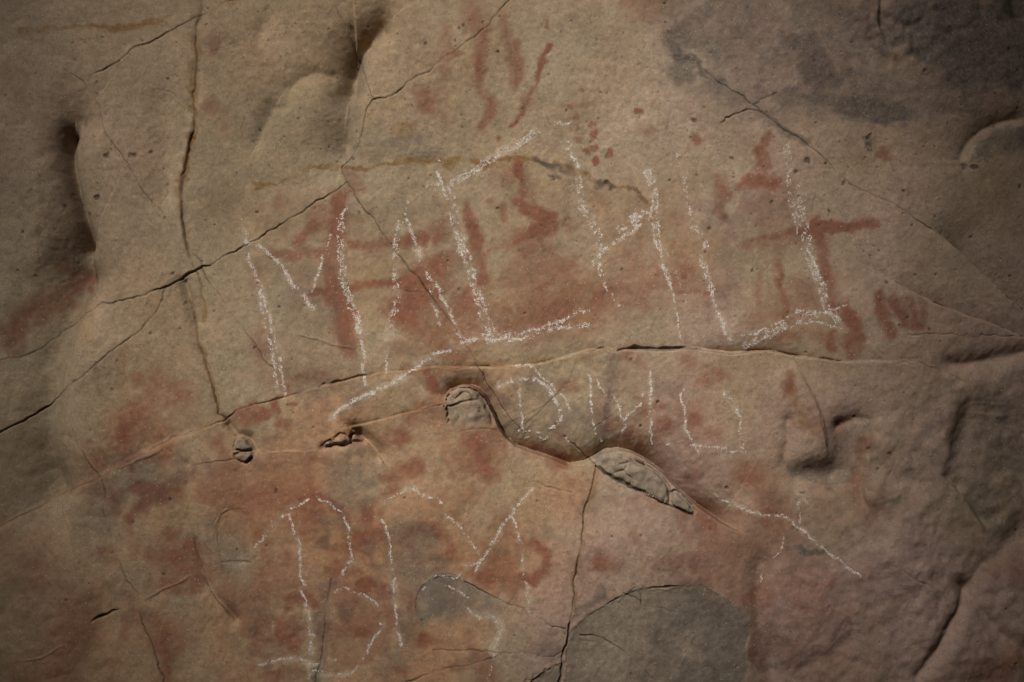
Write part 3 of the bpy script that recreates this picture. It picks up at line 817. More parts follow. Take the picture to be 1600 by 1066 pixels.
R([(212, 646), (228, 646)], 4, 0.5)
R([(198, 812), (215, 798), (232, 784), (252, 772), (272, 764)], 7, 0.9)
RB(270, 768, 12, 7, 0.6)
RB(160, 866, 16, 12, 0.6)
RB(205, 856, 12, 12, 0.55)
RB(178, 790, 8, 14, 0.5)
area('red', [(240, 840), (300, 850), (300, 900), (240, 930), (230, 880)], 0.38, 18)
area('red', [(230, 960), (300, 970), (300, 1000), (260, 1066), (230, 1000)], 0.38, 18)
RB(379, 1023, 5, 8, 0.95, ang=-25, soft=.4)
area('red', [(390, 720), (470, 730), (480, 800), (430, 820), (410, 880), (395, 800)], 0.34, 20)
RB(395, 895, 10, 8, 0.5)
R([(350, 990), (372, 1040)], 10, .3)
area('red', [(0, 850), (80, 860), (150, 1000), (120, 1066), (0, 1066)], 0.24, 30)
area('red', [(850, 350), (1000, 330), (1120, 340), (1180, 420), (1100, 520), (930, 520), (880, 430)], 0.2, 30, 0.8, 0.6)
area('warm', [(100, 470), (300, 500), (340, 660), (120, 760)], 0.3, 30)
for q in [(405, 790, 16, 30, .6), (412, 735, 16, 16, .45), (447, 872, 10, 10, .65), (510, 886, 11, 13, .7), (595, 800, 8, 10, .5), (682, 872, 10, 9, .6), (645, 655, 14, 10, .5), (735, 727, 14, 18, .5), (442, 670, 12, 10, .6), (500, 720, 30, 10, .4), (392, 650, 16, 12, .5), (407, 895, 12, 12, .6),
          (757, 715, 20, 34, .72), (767, 745, 14, 14, .5), (837, 705, 22, 12, .4), (870, 722, 15, 14, .7), (785, 872, 36, 24, .72), (760, 892, 26, 16, .6), (790, 815, 16, 14, .5), (937, 865, 16, 18, .65), (995, 822, 18, 14, .5), (1000, 787, 24, 10, .4), (952, 667, 14, 8, .6), (987, 680, 14, 10, .6), (1035, 668, 20, 15, .65),
          (990, 565, 13, 12, .6), (1075, 565, 18, 12, .5), (1117, 587, 16, 10, .6), (892, 597, 14, 12, .45), (937, 630, 14, 20, .4), (957, 662, 14, 10, .7), (1005, 690, 10, 8, .6), (1085, 655, 18, 24, .6), (1112, 682, 20, 14, .5), (1060, 620, 10, 16, .45), (1030, 637, 12, 12, .5), (1232, 597, 8, 22, .5), (1172, 740, 24, 18, .4), (975, 595, 20, 14, .3),
          (1200, 785, 12, 18, .55), (1207, 817, 28, 14, .65), (1160, 852, 24, 22, .5), (1242, 908, 40, 22, .5), (1285, 900, 22, 18, .45), (1175, 990, 5, 34, .8), (1200, 1000, 10, 30, .4), (1105, 822, 16, 20, .5), (1315, 957, 18, 12, .35), (1290, 800, 30, 22, .35), (1330, 775, 16, 22, .4),
          (246, 773, 26, 13, .85), (177, 779, 10, 16, .5), (162, 865, 20, 12, .7), (203, 857, 13, 12, .6), (235, 865, 14, 10, .55), (272, 874, 26, 20, .55), (263, 842, 12, 14, .4), (278, 917, 30, 10, .55), (260, 605, 22, 30, .5), (188, 679, 18, 26, .7), (250, 709, 18, 14, .65), (160, 724, 14, 14, .6), (243, 670, 14, 24, .45),
          (403, 897, 9, 10, .65), (569, 912, 12, 10, .8), (599, 923, 12, 7, .6), (448, 953, 6, 9, .6), (401, 972, 12, 14, .4), (450, 989, 16, 20, .45), (554, 989, 30, 8, .6), (663, 997, 22, 10, .55), (629, 1048, 12, 7, .5), (642, 946, 6, 16, .5), (433, 1053, 24, 8, .4), (1377, 242, 7, 6, .5), (1185, 247, 8, 14, .8), (330, 900, 14, 16, .3), (470, 820, 20, 30, .3)]:
    RB(q[0], q[1], q[2] * 1.1, q[3] * 1.1, q[4])
R([(470, 781), (500, 773), (530, 797), (542, 815)], 6, .7)
R([(572, 808), (570, 790), (587, 777), (612, 766)], 9, .75)
R([(568, 840), (590, 837), (612, 850), (637, 852), (648, 866)], 12, .75)
R([(632, 835), (642, 825), (660, 823), (680, 835), (700, 852), (707, 866)], 9, .8)
R([(600, 746), (630, 735), (652, 727)], 10, .6)
R([(212, 800), (225, 788), (240, 777)], 8, .85)
R([(450, 944), (462, 933), (478, 931), (497, 943)], 7, .65)
R([(1152, 293), (1167, 280), (1185, 279), (1203, 292)], 5.5, .8)
R([(1162, 386), (1195, 375), (1232, 365), (1256, 360)], 6, .7)
R([(1270, 358), (1315, 354), (1340, 352), (1364, 350)], 6, .9)
R([(1279, 366), (1282, 407), (1295, 447), (1304, 478)], 8, .85)
R([(1210, 410), (1213, 428), (1217, 448)], 6, .85)
R([(1194, 412), (1182, 427)], 5, .5)
blob('ochre', 1127, 292, 14, 18, .35)
stroke('ochre', [(1122, 324), (1137, 342)], 6, .45)
stroke('ochre', [(194, 540), (195, 570), (194, 600)], 6, .4)
stroke('ochre', [(158, 575), (159, 620)], 6, .35)
MZ = sstep(500, 640, V + 0.10 * (U - 700)) * sstep(60, 200, U) * sstep(1380, 1180, U)
MZ2 = sstep(250, 350, V) * sstep(560, 500, V) * sstep(380, 460, U) * sstep(1240, 1080, U)
MR, MO = fbm(64, 5, 71), fbm(85, 5, 72)
L['red'] = np.maximum(L['red'], (0.34 * MZ + 0.14 * MZ2 + 0.03) * sstep(0.15, 1.5, MR + 0.3 * N10))
L['soot_shade'] = np.maximum(L['soot_shade'], (0.30 * MZ + 0.16 * MZ2 + 0.10) * sstep(0.2, 1.7, MO + 0.3 * N10))
L['ochre'] = np.maximum(L['ochre'], (0.16 + 0.1 * MZ) * sstep(0.3, 1.7, fbm(55, 5, 73)))
L['red'] = 1.1 * L['red'] * (0.92 + 0.18 * N25) + 0.06 * sstep(0.6, 1.6, F80) * sstep(250, 500, V)
L['red'] = 1 - (1 - np.clip(L['red'], 0, 0.97)) ** 1.6
stroke('soot_shade', R1[:11], 7, 0.7, rough=.6)
stroke('soot_shade', [(1128, 196), (1145, 183), (1165, 176), (1185, 178), (1210, 172)], 9, 0.55, rough=1.0)
GZ = sstep(1020, 1110, U + 0.5 * (90 - V)) * sstep(215, 120, V - 0.10 * (U - 1200)) 
g1, g2 = fbm(60, 5, 81), fbm(38, 5, 82)
L['soot_shade'] = np.maximum(L['soot_shade'], GZ * (0.30 + 0.5 * sstep(0.1, 1.3, g1 + 0.3 * N10) - 0.3 * sstep(0.2, 1.4, g2)))
L['pale'] = np.maximum(L['pale'], GZ * 0.55 * sstep(0.5, 1.7, g2 + 0.35 * N5) * sstep(1560, 1300, U))
L['soot_shade'] = 1 - (1 - np.clip(L['soot_shade'], 0, 0.97)) ** 1.35
L['red'] *= 1 - 0.9 * np.clip(L['fresh'], 0, 1)

# ------------------------------------------------------------------ chalk writing: strokes (points, width, density)
CHALK = {
 'm': ('large white chalk letter M starting the top row, left of the thin diagonal crack', [
   ([(380, 340), (384, 378), (390, 405), (400, 431), (407, 455), (413, 509), (424, 543), (430, 580), (434, 613)], 4, .55),
   ([(403, 438), (412, 465), (420, 492), (427, 526), (437, 560), (441, 590), (447, 619)], 3.5, .75),
   ([(383, 378), (400, 383), (420, 396), (435, 415), (450, 432), (465, 450), (480, 470), (492, 484)], 4.5, .8),
   ([(518, 366), (512, 380), (503, 400), (497, 425), (490, 450), (487, 460)], 3, .9),
   ([(543, 322), (534, 336), (527, 350)], 3, .6),
   ([(531, 340), (531, 380), (535, 420), (540, 455), (546, 480), (556, 495), (563, 520)], 6, .75),
   ([(556, 495), (563, 520), (568, 545), (569, 575), (572, 602)], 3.5, .85)]),
 'a': ('white chalk letter A of two leaning strokes, second letter of the top row', [
   ([(627, 345), (621, 370), (619, 400), (617, 445), (622, 468), (621, 485), (613, 509), (610, 522)], 5, .7),
   ([(606, 545), (603, 570), (601, 590)], 2.5, .4),
   ([(636, 314), (633, 338), (641, 354), (650, 377), (658, 411), (668, 428)], 4, .7),
   ([(668, 428), (684, 451), (694, 475), (707, 495), (714, 515), (726, 529)], 3.5, .8),
   ([(668, 445), (677, 475), (690, 509)], 3.5, .55)]),
 'i': ('large white chalk letter I with long slanting top and base strokes, third in the top row', [
   ([(667, 297), (680, 290), (692, 289)], 3, .6), ([(684, 268), (688, 282), (692, 300)], 3.5, .8), ([(684, 249), (689, 252)], 2, .9),
   ([(704, 289), (721, 280), (755, 260), (778, 243), (800, 232), (824, 217), (844, 205)], 5, .85),
   ([(844, 205), (868, 199), (892, 193)], 4, .45),
   ([(694, 295), (702, 305), (708, 325), (714, 357), (721, 387), (731, 411), (738, 438), (748, 465), (755, 492), (766, 521)], 8, .68),
   ([(519, 651), (525, 644), (542, 634), (562, 623), (589, 610), (616, 597), (643, 580)], 4, .95),
   ([(643, 580), (660, 566), (680, 553), (704, 544), (728, 534), (751, 527), (765, 524)], 4.5, .8),
   ([(755, 525), (800, 521), (840, 513), (867, 503), (911, 488), (922, 486)], 4, .75),
   ([(758, 529), (800, 531), (834, 523), (862, 515), (891, 510), (922, 506)], 4.5, .85)]),
 'h': ('white chalk letter H with slanting crossbar, in the middle of the top row', [
   ([(888, 222), (892, 242), (898, 256), (905, 267)], 4.5, .8),
   ([(900, 279), (908, 304), (907, 321), (918, 341), (931, 356), (936, 376), (941, 394)], 5.5, .7),
   ([(941, 394), (938, 418), (947, 445), (957, 461), (965, 480)], 3.5, .8),
   ([(922, 414), (935, 396), (952, 384), (976, 368), (1000, 350)], 4.5, .8),
   ([(962, 360), (982, 345), (1000, 335), (1015, 340)], 6, .75), ([(985, 350), (1000, 338)], 8, .7),
   ([(1014, 266), (1020, 290), (1019, 328), (1024, 356), (1030, 387)], 6, .75),
   ([(1030, 387), (1033, 411), (1041, 434), (1048, 458)], 4.5, .8),
   ([(1048, 458), (1052, 474)], 2, .6), ([(1053, 482), (1060, 510), (1065, 532)], 2, .8),
   ([(1036, 384), (1050, 418), (1062, 445), (1074, 470)], 2.5, .3)]),
 'l': ('white chalk letter L whose base runs right along the ledge, top row', [
   ([(1056, 238), (1060, 263)], 4, .35), ([(1065, 278), (1070, 318), (1077, 345)], 4.5, .5),
   ([(1080, 354), (1088, 364), (1095, 372), (1101, 388)], 5, .9),
   ([(1090, 400), (1099, 428), (1107, 455)], 5.5, .65), ([(1107, 455), (1114, 482), (1127, 502), (1138, 533)], 4, .85),
   ([(1140, 548), (1148, 565)], 5, .25),
   ([(1151, 529), (1178, 521), (1200, 511), (1227, 495), (1251, 488), (1272, 490)], 3.5, .65),
   ([(1153, 547), (1175, 534), (1200, 520), (1220, 509), (1244, 502), (1274, 494)], 5.5, .75),
   ([(1244, 508), (1284, 505), (1312, 514)], 3, .55)]),
 'stroke_i': ('tall faint white chalk stroke crossing the dark red painted bar at far right', [
   ([(1224, 224), (1227, 270), (1234, 311), (1244, 358), (1252, 380)], 5, .5),
   ([(1240, 290), (1250, 324), (1256, 358), (1266, 395)], 5, .45),
   ([(1250, 375), (1264, 414), (1278, 448), (1291, 482), (1310, 503)], 5.5, .65),
   ([(1262, 392), (1276, 430), (1290, 462), (1298, 486)], 3.5, .6),
   ([(1270, 496), (1298, 484), (1319, 476)], 3, .7)]),
 'd': ('white chalk letter D with doubled bow, first of the small middle row', [
   ([(772, 607), (790, 599), (813, 592), (837, 590), (851, 598), (864, 613), (871, 627), (876, 647)], 4, .8),
   ([(800, 573), (827, 570), (836, 575), (844, 586), (864, 602), (881, 620), (891, 639)], 2.2, .6),
   ([(812, 605), (813, 627), (818, 654), (820, 674)], 2.4, .9),
   ([(876, 640), (879, 654), (868, 668), (859, 674)], 3.6, .85),
   ([(810, 674), (827, 677), (846, 676)], 2.4, .85), ([(836, 684), (850, 688), (856, 682)], 2.2, .7), ([(820, 688), (829, 687)], 2, .6)]),
 'm_small': ('small white chalk letter M in the middle row above the grey embedded rock', [
   ([(921, 586), (923, 620), (925, 654), (928, 681)], 2.2, .85), ([(932, 593), (936, 602), (941, 615)], 2, .6),
   ([(957, 620), (965, 634), (974, 657), (979, 668), (971, 680)], 2.4, .8), ([(977, 659), (989, 640), (1001, 629)], 2.4, .7),
   ([(1003, 620), (1009, 607)], 2, .6), ([(1014, 580), (1016, 600), (1018, 617), (1016, 640), (1018, 668), (1020, 697)], 2.6, .85),
   ([(940, 687), (942, 696)], 2, .8), ([(1040, 694), (1043, 698), (1049, 695)], 2, .8), ([(886, 683), (891, 691)], 2.4, .8)]),
 'u': ('small white chalk letter U ending the middle row', [
   ([(1069, 607), (1065, 622), (1070, 644), (1070, 671), (1078, 685), (1085, 696)], 3.2, .8), ([(1085, 696), (1092, 710)], 2.4, .6),
   ([(1078, 694), (1111, 698), (1134, 695)], 3, .75), ([(1120, 704), (1145, 702), (1166, 703)], 2.4, .6),
   ([(1128, 613), (1141, 627), (1150, 642)], 3.4, .5), ([(1148, 640), (1155, 660), (1158, 678), (1163, 700)], 4, .75)]),
 'b': ('white chalk letter like a B with wavy bow at bottom left of the writing', [
   ([(400, 860), (417, 834), (430, 817), (444, 804)], 2.4, .75), ([(440, 808), (451, 795), (468, 787), (483, 781)], 3, .8),
   ([(483, 781), (498, 779), (515, 787), (535, 802)], 2.6, .45), ([(535, 802), (545, 828), (547, 848), (549, 875)], 2.8, .7),
   ([(549, 875), (535, 890), (530, 909)], 2.8, .75),
   ([(451, 797), (459, 817), (461, 831), (469, 851), (468, 875), (471, 899), (479, 915)], 2.8, .8),
   ([(471, 922), (478, 936), (479, 949)], 2.8, .85), ([(484, 953), (484, 970)], 2.6, .7), ([(479, 980), (483, 993), (491, 993)], 2.4, .75),
   ([(486, 1003), (486, 1017)], 2.6, .85),
   ([(522, 924), (535, 919), (552, 926), (572, 932)], 2.6, .6), ([(572, 932), (586, 939), (591, 953)], 2.6, .7),
   ([(597, 970), (598, 976)], 3, .8), ([(594, 986), (579, 1003), (566, 1029)], 2.6, .85), ([(561, 1040), (545, 1054), (532, 1056), (511, 1054), (488, 1054)], 2.4, .8),
   ([(402, 1044), (420, 1035), (444, 1032), (464, 1029), (478, 1034), (501, 1039)], 2.8, .85), ([(515, 1032), (525, 1033)], 2, .8),
   ([(484, 1036), (486, 1050), (488, 1064)], 2.2, .6)]),
 'i_low': ('thin white chalk upright stroke in the bottom row', [
   ([(598, 811), (603, 831), (608, 851), (611, 868), (614, 890)], 2.6, .9), ([(617, 902), (616, 926), (618, 956), (621, 983), (628, 1009)], 2.8, .85)]),
 'a_low': ('white chalk letter like an A with a peaked top, bottom row', [
   ([(599, 787), (616, 777), (633, 767)], 2.2, .55), ([(633, 767), (647, 764), (664, 772), (685, 779), (697, 792)], 2.8, .75),
   ([(697, 802), (714, 817), (731, 838), (741, 851), (748, 865), (748, 875), (738, 882), (724, 883)], 2.6, .75),
   ([(743, 893), (755, 875), (772, 848), (785, 824), (800, 803), (812, 785), (834, 763)], 2.8, .92),
   ([(802, 807), (810, 831), (815, 861)], 2.8, .75), ([(815, 861), (817, 885), (824, 915), (829, 940)], 2.6, .55), ([(826, 952), (836, 959)], 2.6, .8), ([(836, 982), (836, 991)], 2.6, .8)]),
 'scar_line': ('thin white chalk line tracing the small grey scar near the bottom', [
   ([(660, 922), (667, 909), (684, 900), (711, 902), (719, 897)], 2.2, .8), ([(694, 915), (707, 919), (724, 929), (733, 934)], 2, .55),
   ([(731, 948), (751, 964), (765, 960)], 2.4, .85), ([(765, 959), (773, 961), (783, 980)], 2.8, .7), ([(783, 980), (778, 997), (772, 1010)], 2.4, .75),
   ([(772, 1016), (771, 1026)], 3, .85), ([(770, 1028), (765, 1040), (758, 1059)], 2, .55)]),
 'tail_line': ('long thin white chalk line trailing down to the right under the ledge', [
   ([(1108, 764), (1131, 780), (1155, 794)], 2.4, .55), ([(1155, 794), (1178, 802), (1200, 807), (1220, 804)], 2.6, .8),
   ([(1220, 804), (1237, 812), (1251, 824), (1274, 848), (1301, 868), (1325, 885)], 2.8, .85), ([(1325, 885), (1336, 892), (1344, 901)], 3, .6),
   ([(1252, 772), (1244, 794), (1240, 808)], 2.6, .65), ([(1250, 774), (1259, 785)], 2.2, .7), ([(1248, 800), (1250, 818)], 2.4, .6),
   ([(1224, 838), (1215, 861)], 2, .6), ([(1213, 862), (1203, 875)], 1.8, .4), ([(1191, 898), (1188, 912)], 1.8, .5)]),
}
for key, (lab, sts) in CHALK.items():
    for pts, wd, dn in sts:
        stroke('pale', pts, wd * 1.25, 1.0 * dn, soft=0.5, rough=0.8, warp=1.0, patch=0.7)

# ------------------------------------------------------------------ world position of the face
def wx(u): return (np.asarray(u, np.float64) - 800.0) / PPM
def wz(v): return ZC - (np.asarray(v, np.float64) - 533.0) / PPM
UNIF = None
# ------------------------------------------------------------------ materials
def nodes_of(name):
    m = bpy.data.materials.new(name)
    m.use_nodes = True
    nt = m.node_tree
    return m, nt, nt.nodes['Principled BSDF']

class NB:
    def __init__(s, nt): s.nt = nt
    def n(s, t, **k):
        x = s.nt.nodes.new(t)
        for a, b in k.items(): setattr(x, a, b)
        return x
    def link(s, a, b): s.nt.links.new(a, b)
    def put(s, sock, v):
        if isinstance(v, bpy.types.NodeSocket): s.link(v, sock)
        elif isinstance(v, (tuple, list)): sock.default_value = tuple(v) + (1,) * (4 - len(v)) if len(v) == 3 and sock.type == 'RGBA' else v
        else: sock.default_value = v
    def noise(s, scale, detail=3, rough=0.6, co=None):
        x = s.n('ShaderNodeTexNoise')
        x.inputs['Scale'].default_value = scale
        x.inputs['Detail'].default_value = detail
        x.inputs['Roughness'].default_value = rough
        if co: s.link(co, x.inputs['Vector'])
        return x.outputs['Fac']
    def math(s, op, a, b=0.0, c=0.0, clamp=False):
        x = s.n('ShaderNodeMath', operation=op, use_clamp=clamp)
        for k, v in enumerate((a, b, c)): s.put(x.inputs[k], v)
        return x.outputs[0]
    def rng(s, v, a, b, c=0.0, d=1.0):
        x = s.n('ShaderNodeMapRange')
        for k, q in zip(('Value', 'From Min', 'From Max', 'To Min', 'To Max'), (v, a, b, c, d)): s.put(x.inputs[k], q)
        return x.outputs[0]
    def mix(s, f, a, b, mode='MIX'):
        x = s.n('ShaderNodeMix', data_type='RGBA', blend_type=mode)
        s.put(x.inputs[0], f); s.put(x.inputs[6], a); s.put(x.inputs[7], b)
        return x.outputs[2]

def rock_material():
    m, nt, P = nodes_of('painted_sandstone')
    b = NB(nt)
    co = b.n('ShaderNodeTexCoord').outputs['Object']
    a1 = b.n('ShaderNodeAttribute', attribute_name='stain_a')
    a2 = b.n('ShaderNodeAttribute', attribute_name='stain_b')
    s1 = b.n('ShaderNodeSeparateColor'); b.link(a1.outputs['Color'], s1.inputs[0])
    s2 = b.n('ShaderNodeSeparateColor'); b.link(a2.outputs['Color'], s2.inputs[0])
    red, ochre, soot_shade, warm = s1.outputs[0], s1.outputs[1], s1.outputs[2], a1.outputs['Alpha']
    pale, pink, dirt, fresh = s2.outputs[0], s2.outputs[1], s2.outputs[2], a2.outputs['Alpha']
    grain = b.noise(210, 4, 0.7, co)
    fine = b.noise(95, 3, 0.65, co)
    med = b.noise(16, 4, 0.6, co)
    big = b.noise(2.6, 4, 0.55, co)
    c = b.mix(b.rng(big, .35, .65), (0.335, 0.256, 0.168), (0.372, 0.278, 0.178))
    c = b.mix(b.rng(med, .35, .7, 0, .45), c, (0.292, 0.240, 0.156))
    c = b.mix(b.math('MULTIPLY', warm, 0.95, clamp=True), c, (0.392, 0.232, 0.135))
    c = b.mix(b.math('MULTIPLY', pink, 0.92, clamp=True), c, (0.388, 0.268, 0.218))
    c = b.mix(b.math('MULTIPLY', pale, 0.8, clamp=True), c, (0.47, 0.375, 0.275))
    c = b.mix(b.math('MULTIPLY', fresh, 0.92, clamp=True), c, b.mix(b.rng(med, .32, .68), (0.190, 0.158, 0.120), (0.285, 0.230, 0.172)))
    og = b.math('MULTIPLY', ochre, b.rng(fine, .3, .65, .55, 1.1), clamp=True)
    c = b.mix(og, c, (0.235, 0.125, 0.042))
    nz = b.math('SUBTRACT', b.math('ADD', b.math('MULTIPLY', grain, .6), b.math('MULTIPLY', fine, .4)), .5)
    tr = b.math('ADD', red, b.math('MULTIPLY', b.math('MULTIPLY', nz, 2.6), b.rng(red, 0, .35)))
    rg = b.math('MULTIPLY', b.rng(tr, .04, .96), 1.0, clamp=True)
    c = b.mix(b.math('MULTIPLY', rg, .9), c, (0.222, 0.083, 0.050))
    sg = b.math('MULTIPLY', soot_shade, b.rng(fine, .3, .68, .6, 1.15), clamp=True)
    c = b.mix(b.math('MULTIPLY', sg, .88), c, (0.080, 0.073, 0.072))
    c = b.mix(b.math('MULTIPLY', dirt, .9, clamp=True), c, (0.030, 0.022, 0.015))
    # grain of the sandstone: darker and lighter sand, single pale crystals
    g = b.rng(b.math('ADD', b.math('MULTIPLY', grain, .6), b.math('MULTIPLY', fine, .4)), .33, .67, .76, 1.24)
    g = b.math('MULTIPLY', g, b.math('MULTIPLY', b.rng(b.noise(42, 4, .65, co), .3, .7, .84, 1.16), b.rng(b.noise(7, 5, .6, co), .3, .7, .88, 1.12)))
    c = b.mix(1.0, c, b.n('ShaderNodeCombineColor').outputs[0], 'MULTIPLY')
    cc = c.node.inputs[7].links[0].from_node
    for k in range(3): b.link(g, cc.inputs[k])
    vor = b.n('ShaderNodeTexVoronoi'); vor.inputs['Scale'].default_value = 190; b.link(co, vor.inputs['Vector'])
    vs = b.n('ShaderNodeSeparateColor'); b.link(vor.outputs['Color'], vs.inputs[0])
    sp = b.math('MULTIPLY', b.math('GREATER_THAN', vs.outputs[0], .965), b.rng(vor.outputs['Distance'], .25, .5, 1, 0))
    c = b.mix(b.math('MULTIPLY', sp, .5), c, (0.55, 0.45, 0.34))
    dk = b.math('MULTIPLY', b.math('GREATER_THAN', vs.outputs[1], .965), b.rng(vor.outputs['Distance'], .25, .5, 1, 0))
    c = b.mix(b.math('MULTIPLY', dk, .5), c, (0.09, 0.065, 0.04))
    b.link(c, P.inputs['Base Color'])
    P.inputs['Roughness'].default_value = 0.92
    P.inputs['Specular IOR Level'].default_value = 0.18
    bp = b.n('ShaderNodeBump'); bp.inputs['Strength'].default_value = 0.5; bp.inputs['Distance'].default_value = 0.0018
    b.link(b.math('ADD', b.math('MULTIPLY', grain, .7), b.math('MULTIPLY', fine, .6)), bp.inputs['Height'])
    b.link(bp.outputs[0], P.inputs['Normal'])
    return m

def plain_rock(name, c1, c2, scale=14, bump=0.004):
    m, nt, P = nodes_of(name)
    b = NB(nt)
    co = b.n('ShaderNodeTexCoord').outputs['Object']
    f = b.noise(scale, 6, .65, co)
    g = b.noise(scale * 14, 3, .7, co)
    c = b.mix(b.rng(f, .3, .7), c1, c2)
    c = b.mix(b.rng(g, .5, .75, 0, .45), c, tuple(.45 * x for x in c1))
    b.link(c, P.inputs['Base Color'])
    P.inputs['Roughness'].default_value = 0.93
    P.inputs['Specular IOR Level'].default_value = 0.15
    bp = b.n('ShaderNodeBump'); bp.inputs['Strength'].default_value = 0.6; bp.inputs['Distance'].default_value = bump
    b.link(b.math('ADD', f, b.math('MULTIPLY', g, .3)), bp.inputs['Height'])
    b.link(bp.outputs[0], P.inputs['Normal'])
    return m

MAT_ROCK = rock_material()
MAT_SHELL = plain_rock('light_shell_rock', (0.13, 0.10, 0.07), (0.20, 0.15, 0.105), 1.4, 0.03)
MAT_SAND = plain_rock('shelter_sand', (0.17, 0.13, 0.09), (0.24, 0.18, 0.125), 3.0, 0.01)
def chalk_material():
    m, nt, P = nodes_of('white_chalk')
    b = NB(nt)
    co = b.n('ShaderNodeTexCoord').outputs['Object']
    c = b.mix(b.rng(b.noise(130, 3, .6, co), .3, .7), (0.50, 0.43, 0.385), (0.80, 0.72, 0.66))
    b.link(c, P.inputs['Base Color'])
    P.inputs['Roughness'].default_value = 0.95
    P.inputs['Specular IOR Level'].default_value = 0.1
    return m
MAT_CHALK = chalk_material()

# ------------------------------------------------------------------ mesh builders
def mesh_from(name, co, faces, mat, parent=None, smooth=True, n=4):
    me = bpy.data.meshes.new(name)
    co = np.asarray(co, np.float32); faces = np.asarray(faces, np.int32)
    nf = len(faces)
    me.vertices.add(len(co)); me.vertices.foreach_set('co', co.ravel())
    me.loops.add(nf * n); me.loops.foreach_set('vertex_index', faces.ravel())
    me.polygons.add(nf); me.polygons.foreach_set('loop_start', np.arange(nf, dtype=np.int32) * n)
    me.polygons.foreach_set('use_smooth', np.full(nf, smooth))
    me.update(calc_edges=True)
    me.materials.append(mat)
    o = bpy.data.objects.new(name, me)
    COL.objects.link(o)
    if parent: o.parent = parent
    return o

# ------------------------------------------------------------------ the rock face, divided into its natural blocks
face = bpy.data.objects.new('rock_face', None)
COL.objects.link(face)
face['label'] = 'weathered tan sandstone rock face with faded red paintings and white chalk letters'
face['category'] = 'rock face'

BIG = 3000
def fan(line, corners): return inside(list(line) + list(corners))
A_ALL = [(1160, -900)] + A_TOP + A_MID[1:] + A_END[1:] + [(-900, 760)]
above_A = fan(A_ALL, [(-900, -900)])
B_ALL = [(314, -900)] + B_UP + B_MID[1:] + [(304, 423)]
left_B = fan(B_ALL, [(304, 900), (-900, 900), (-900, -900)])
TLW = [(560, -900), (430, -30)] + A_TL[1:] + [(110, 115), (78, 82), (20, 20), (-100, -120), (-900, -900)]
top_wedge = fan(TLW, [])
F_ALL = [(-900, -900), (20, 20)] + F_LINE + [(285, 395), (300, 425)]
D_ALL = [(-900, 1200)] + D_LEFT + D_MAIN[1:] + [(1560, 622), (1640, 640), (2600, 700)]
below_D = fan(D_ALL, [(2600, 2000), (-900, 2000)])
BR_ALL = [(262, 446)] + A_BR[1:] + [(-900, 1120)]
above_BR = fan(BR_ALL, [(-900, 400), (250, 400)])
BL_ALL = [(306, 425), (300, 440)] + B_LOW[1:]
left_BL = fan(BL_ALL, [(350, 900), (-900, 900), (-900, 300), (306, 300)])
left_C = fan([(541, 285)] + C_LINE[1:17], [(755, 1000), (-900, 1000), (-900, 285)])
right_R1 = fan([(980, -900), (1020, 0), (1040, 60)] + R1 + [(2600, 1100)], [(2600, -900)])
below_R2 = fan([(1290, 390)] + R2 + [(2600, 800)], [(2600, 2000), (1290, 2000)])
left_E = fan([(60, 500), (95, 620)] + E_LINE + [(330, 2000)], [(-900, 2000), (-900, 500)])
CG = C_LINE[15:] + [(835, 690), (884, 712), (930, 727)] + G_LINE[1:] + [(840, 2000)]
right_CG = fan([(745, 400)] + CG, [(2600, 2000), (2600, 400)])
RIDGE = [(350, 655), (362, 690), (372, 738), (384, 790), (330, 820), (303, 850), (320, 910), (350, 956), (380, 1030), (400, 1110), (430, 2000)]
left_RIDGE = fan(RIDGE, [(-900, 2000), (-900, 655)])
LOWR = [(1085, 808), (1165, 834), (1240, 800), (1300, 770), (1350, 775), (1420, 880), (1480, 960), (1560, 1100), (2000, 2000)]
NAMES = {}
lab = np.zeros((NV, NU), np.int32)
def put(mask, k, text):
    lab[mask] = k
    NAMES[k] = text
put(np.ones((NV, NU), bool), 1, 'middle panel of tan rock under the top row of chalk letters')
put(above_A & ~left_B, 2, 'upper rock block above the long diagonal crack, with a dark hollow')
put(above_A & left_B, 3, 'left rock block with a dark vertical hollow, beside the stained vertical crack')
put(above_A & left_B & top_wedge, 4, 'top left wedge of rock with an ochre water line')
put(above_A & ~left_B & fan([(314, -900), (314, 0), (316, 22), (355, 4), (430, -30), (560, -900)], []), 4, NAMES[4])
nb = ~above_A & ~below_D
put(nb & left_C, 5, 'rock panel left of the thin crack, under the chalk letter M')
put(nb & left_BL, 6, 'rock strip between the forked cracks, with a pale bulge and red stain')
put(nb & above_BR & left_BL, 7, 'narrow shadowed rock wedge between two cracks at the left edge')
put(nb & ~left_C & right_R1, 8, 'grey sooty rock block across the upper right corner')
put(nb & ~left_C & ~right_R1 & below_R2, 9, 'dark rock tongue between converging cracks at the right edge')
nd = ~above_A & below_D
put(nd, 10, 'lower orange rock panel with thin chalk letters and red painted arcs')
put(nd & left_RIDGE, 11, 'lower left rock panel with red streak, left of the worn ridge')
put(nd & left_E, 12, 'dark lower left corner rock beyond the jagged crack')
put(nd & right_CG, 13, 'lower right rock panel, pinkish, right of the straight vertical crack')
put(nd & right_CG & fan([(745, 400), (800, 656), (835, 706), (884, 726), (930, 722)] + N4_TOP[1:] + [(1240, 800), (1262, 770), (1298, 722), (1280, 648), (1232, 555), (1232, 400)], []), 14, 'rounded rock shelf carrying the small middle row of chalk letters')
put(nd & right_CG & fan([(1232, 400), (1232, 555), (1280, 648), (1298, 722), (1350, 775), (1420, 870), (1500, 940), (1700, 1090), (2600, 1700), (2600, 400)], []), 15, 'rough dark rock mass at the right edge below the ledge')
put(inside(S1) | inside(S1B), 20, 'smooth grey scar where rock has flaked off, at the bottom edge')
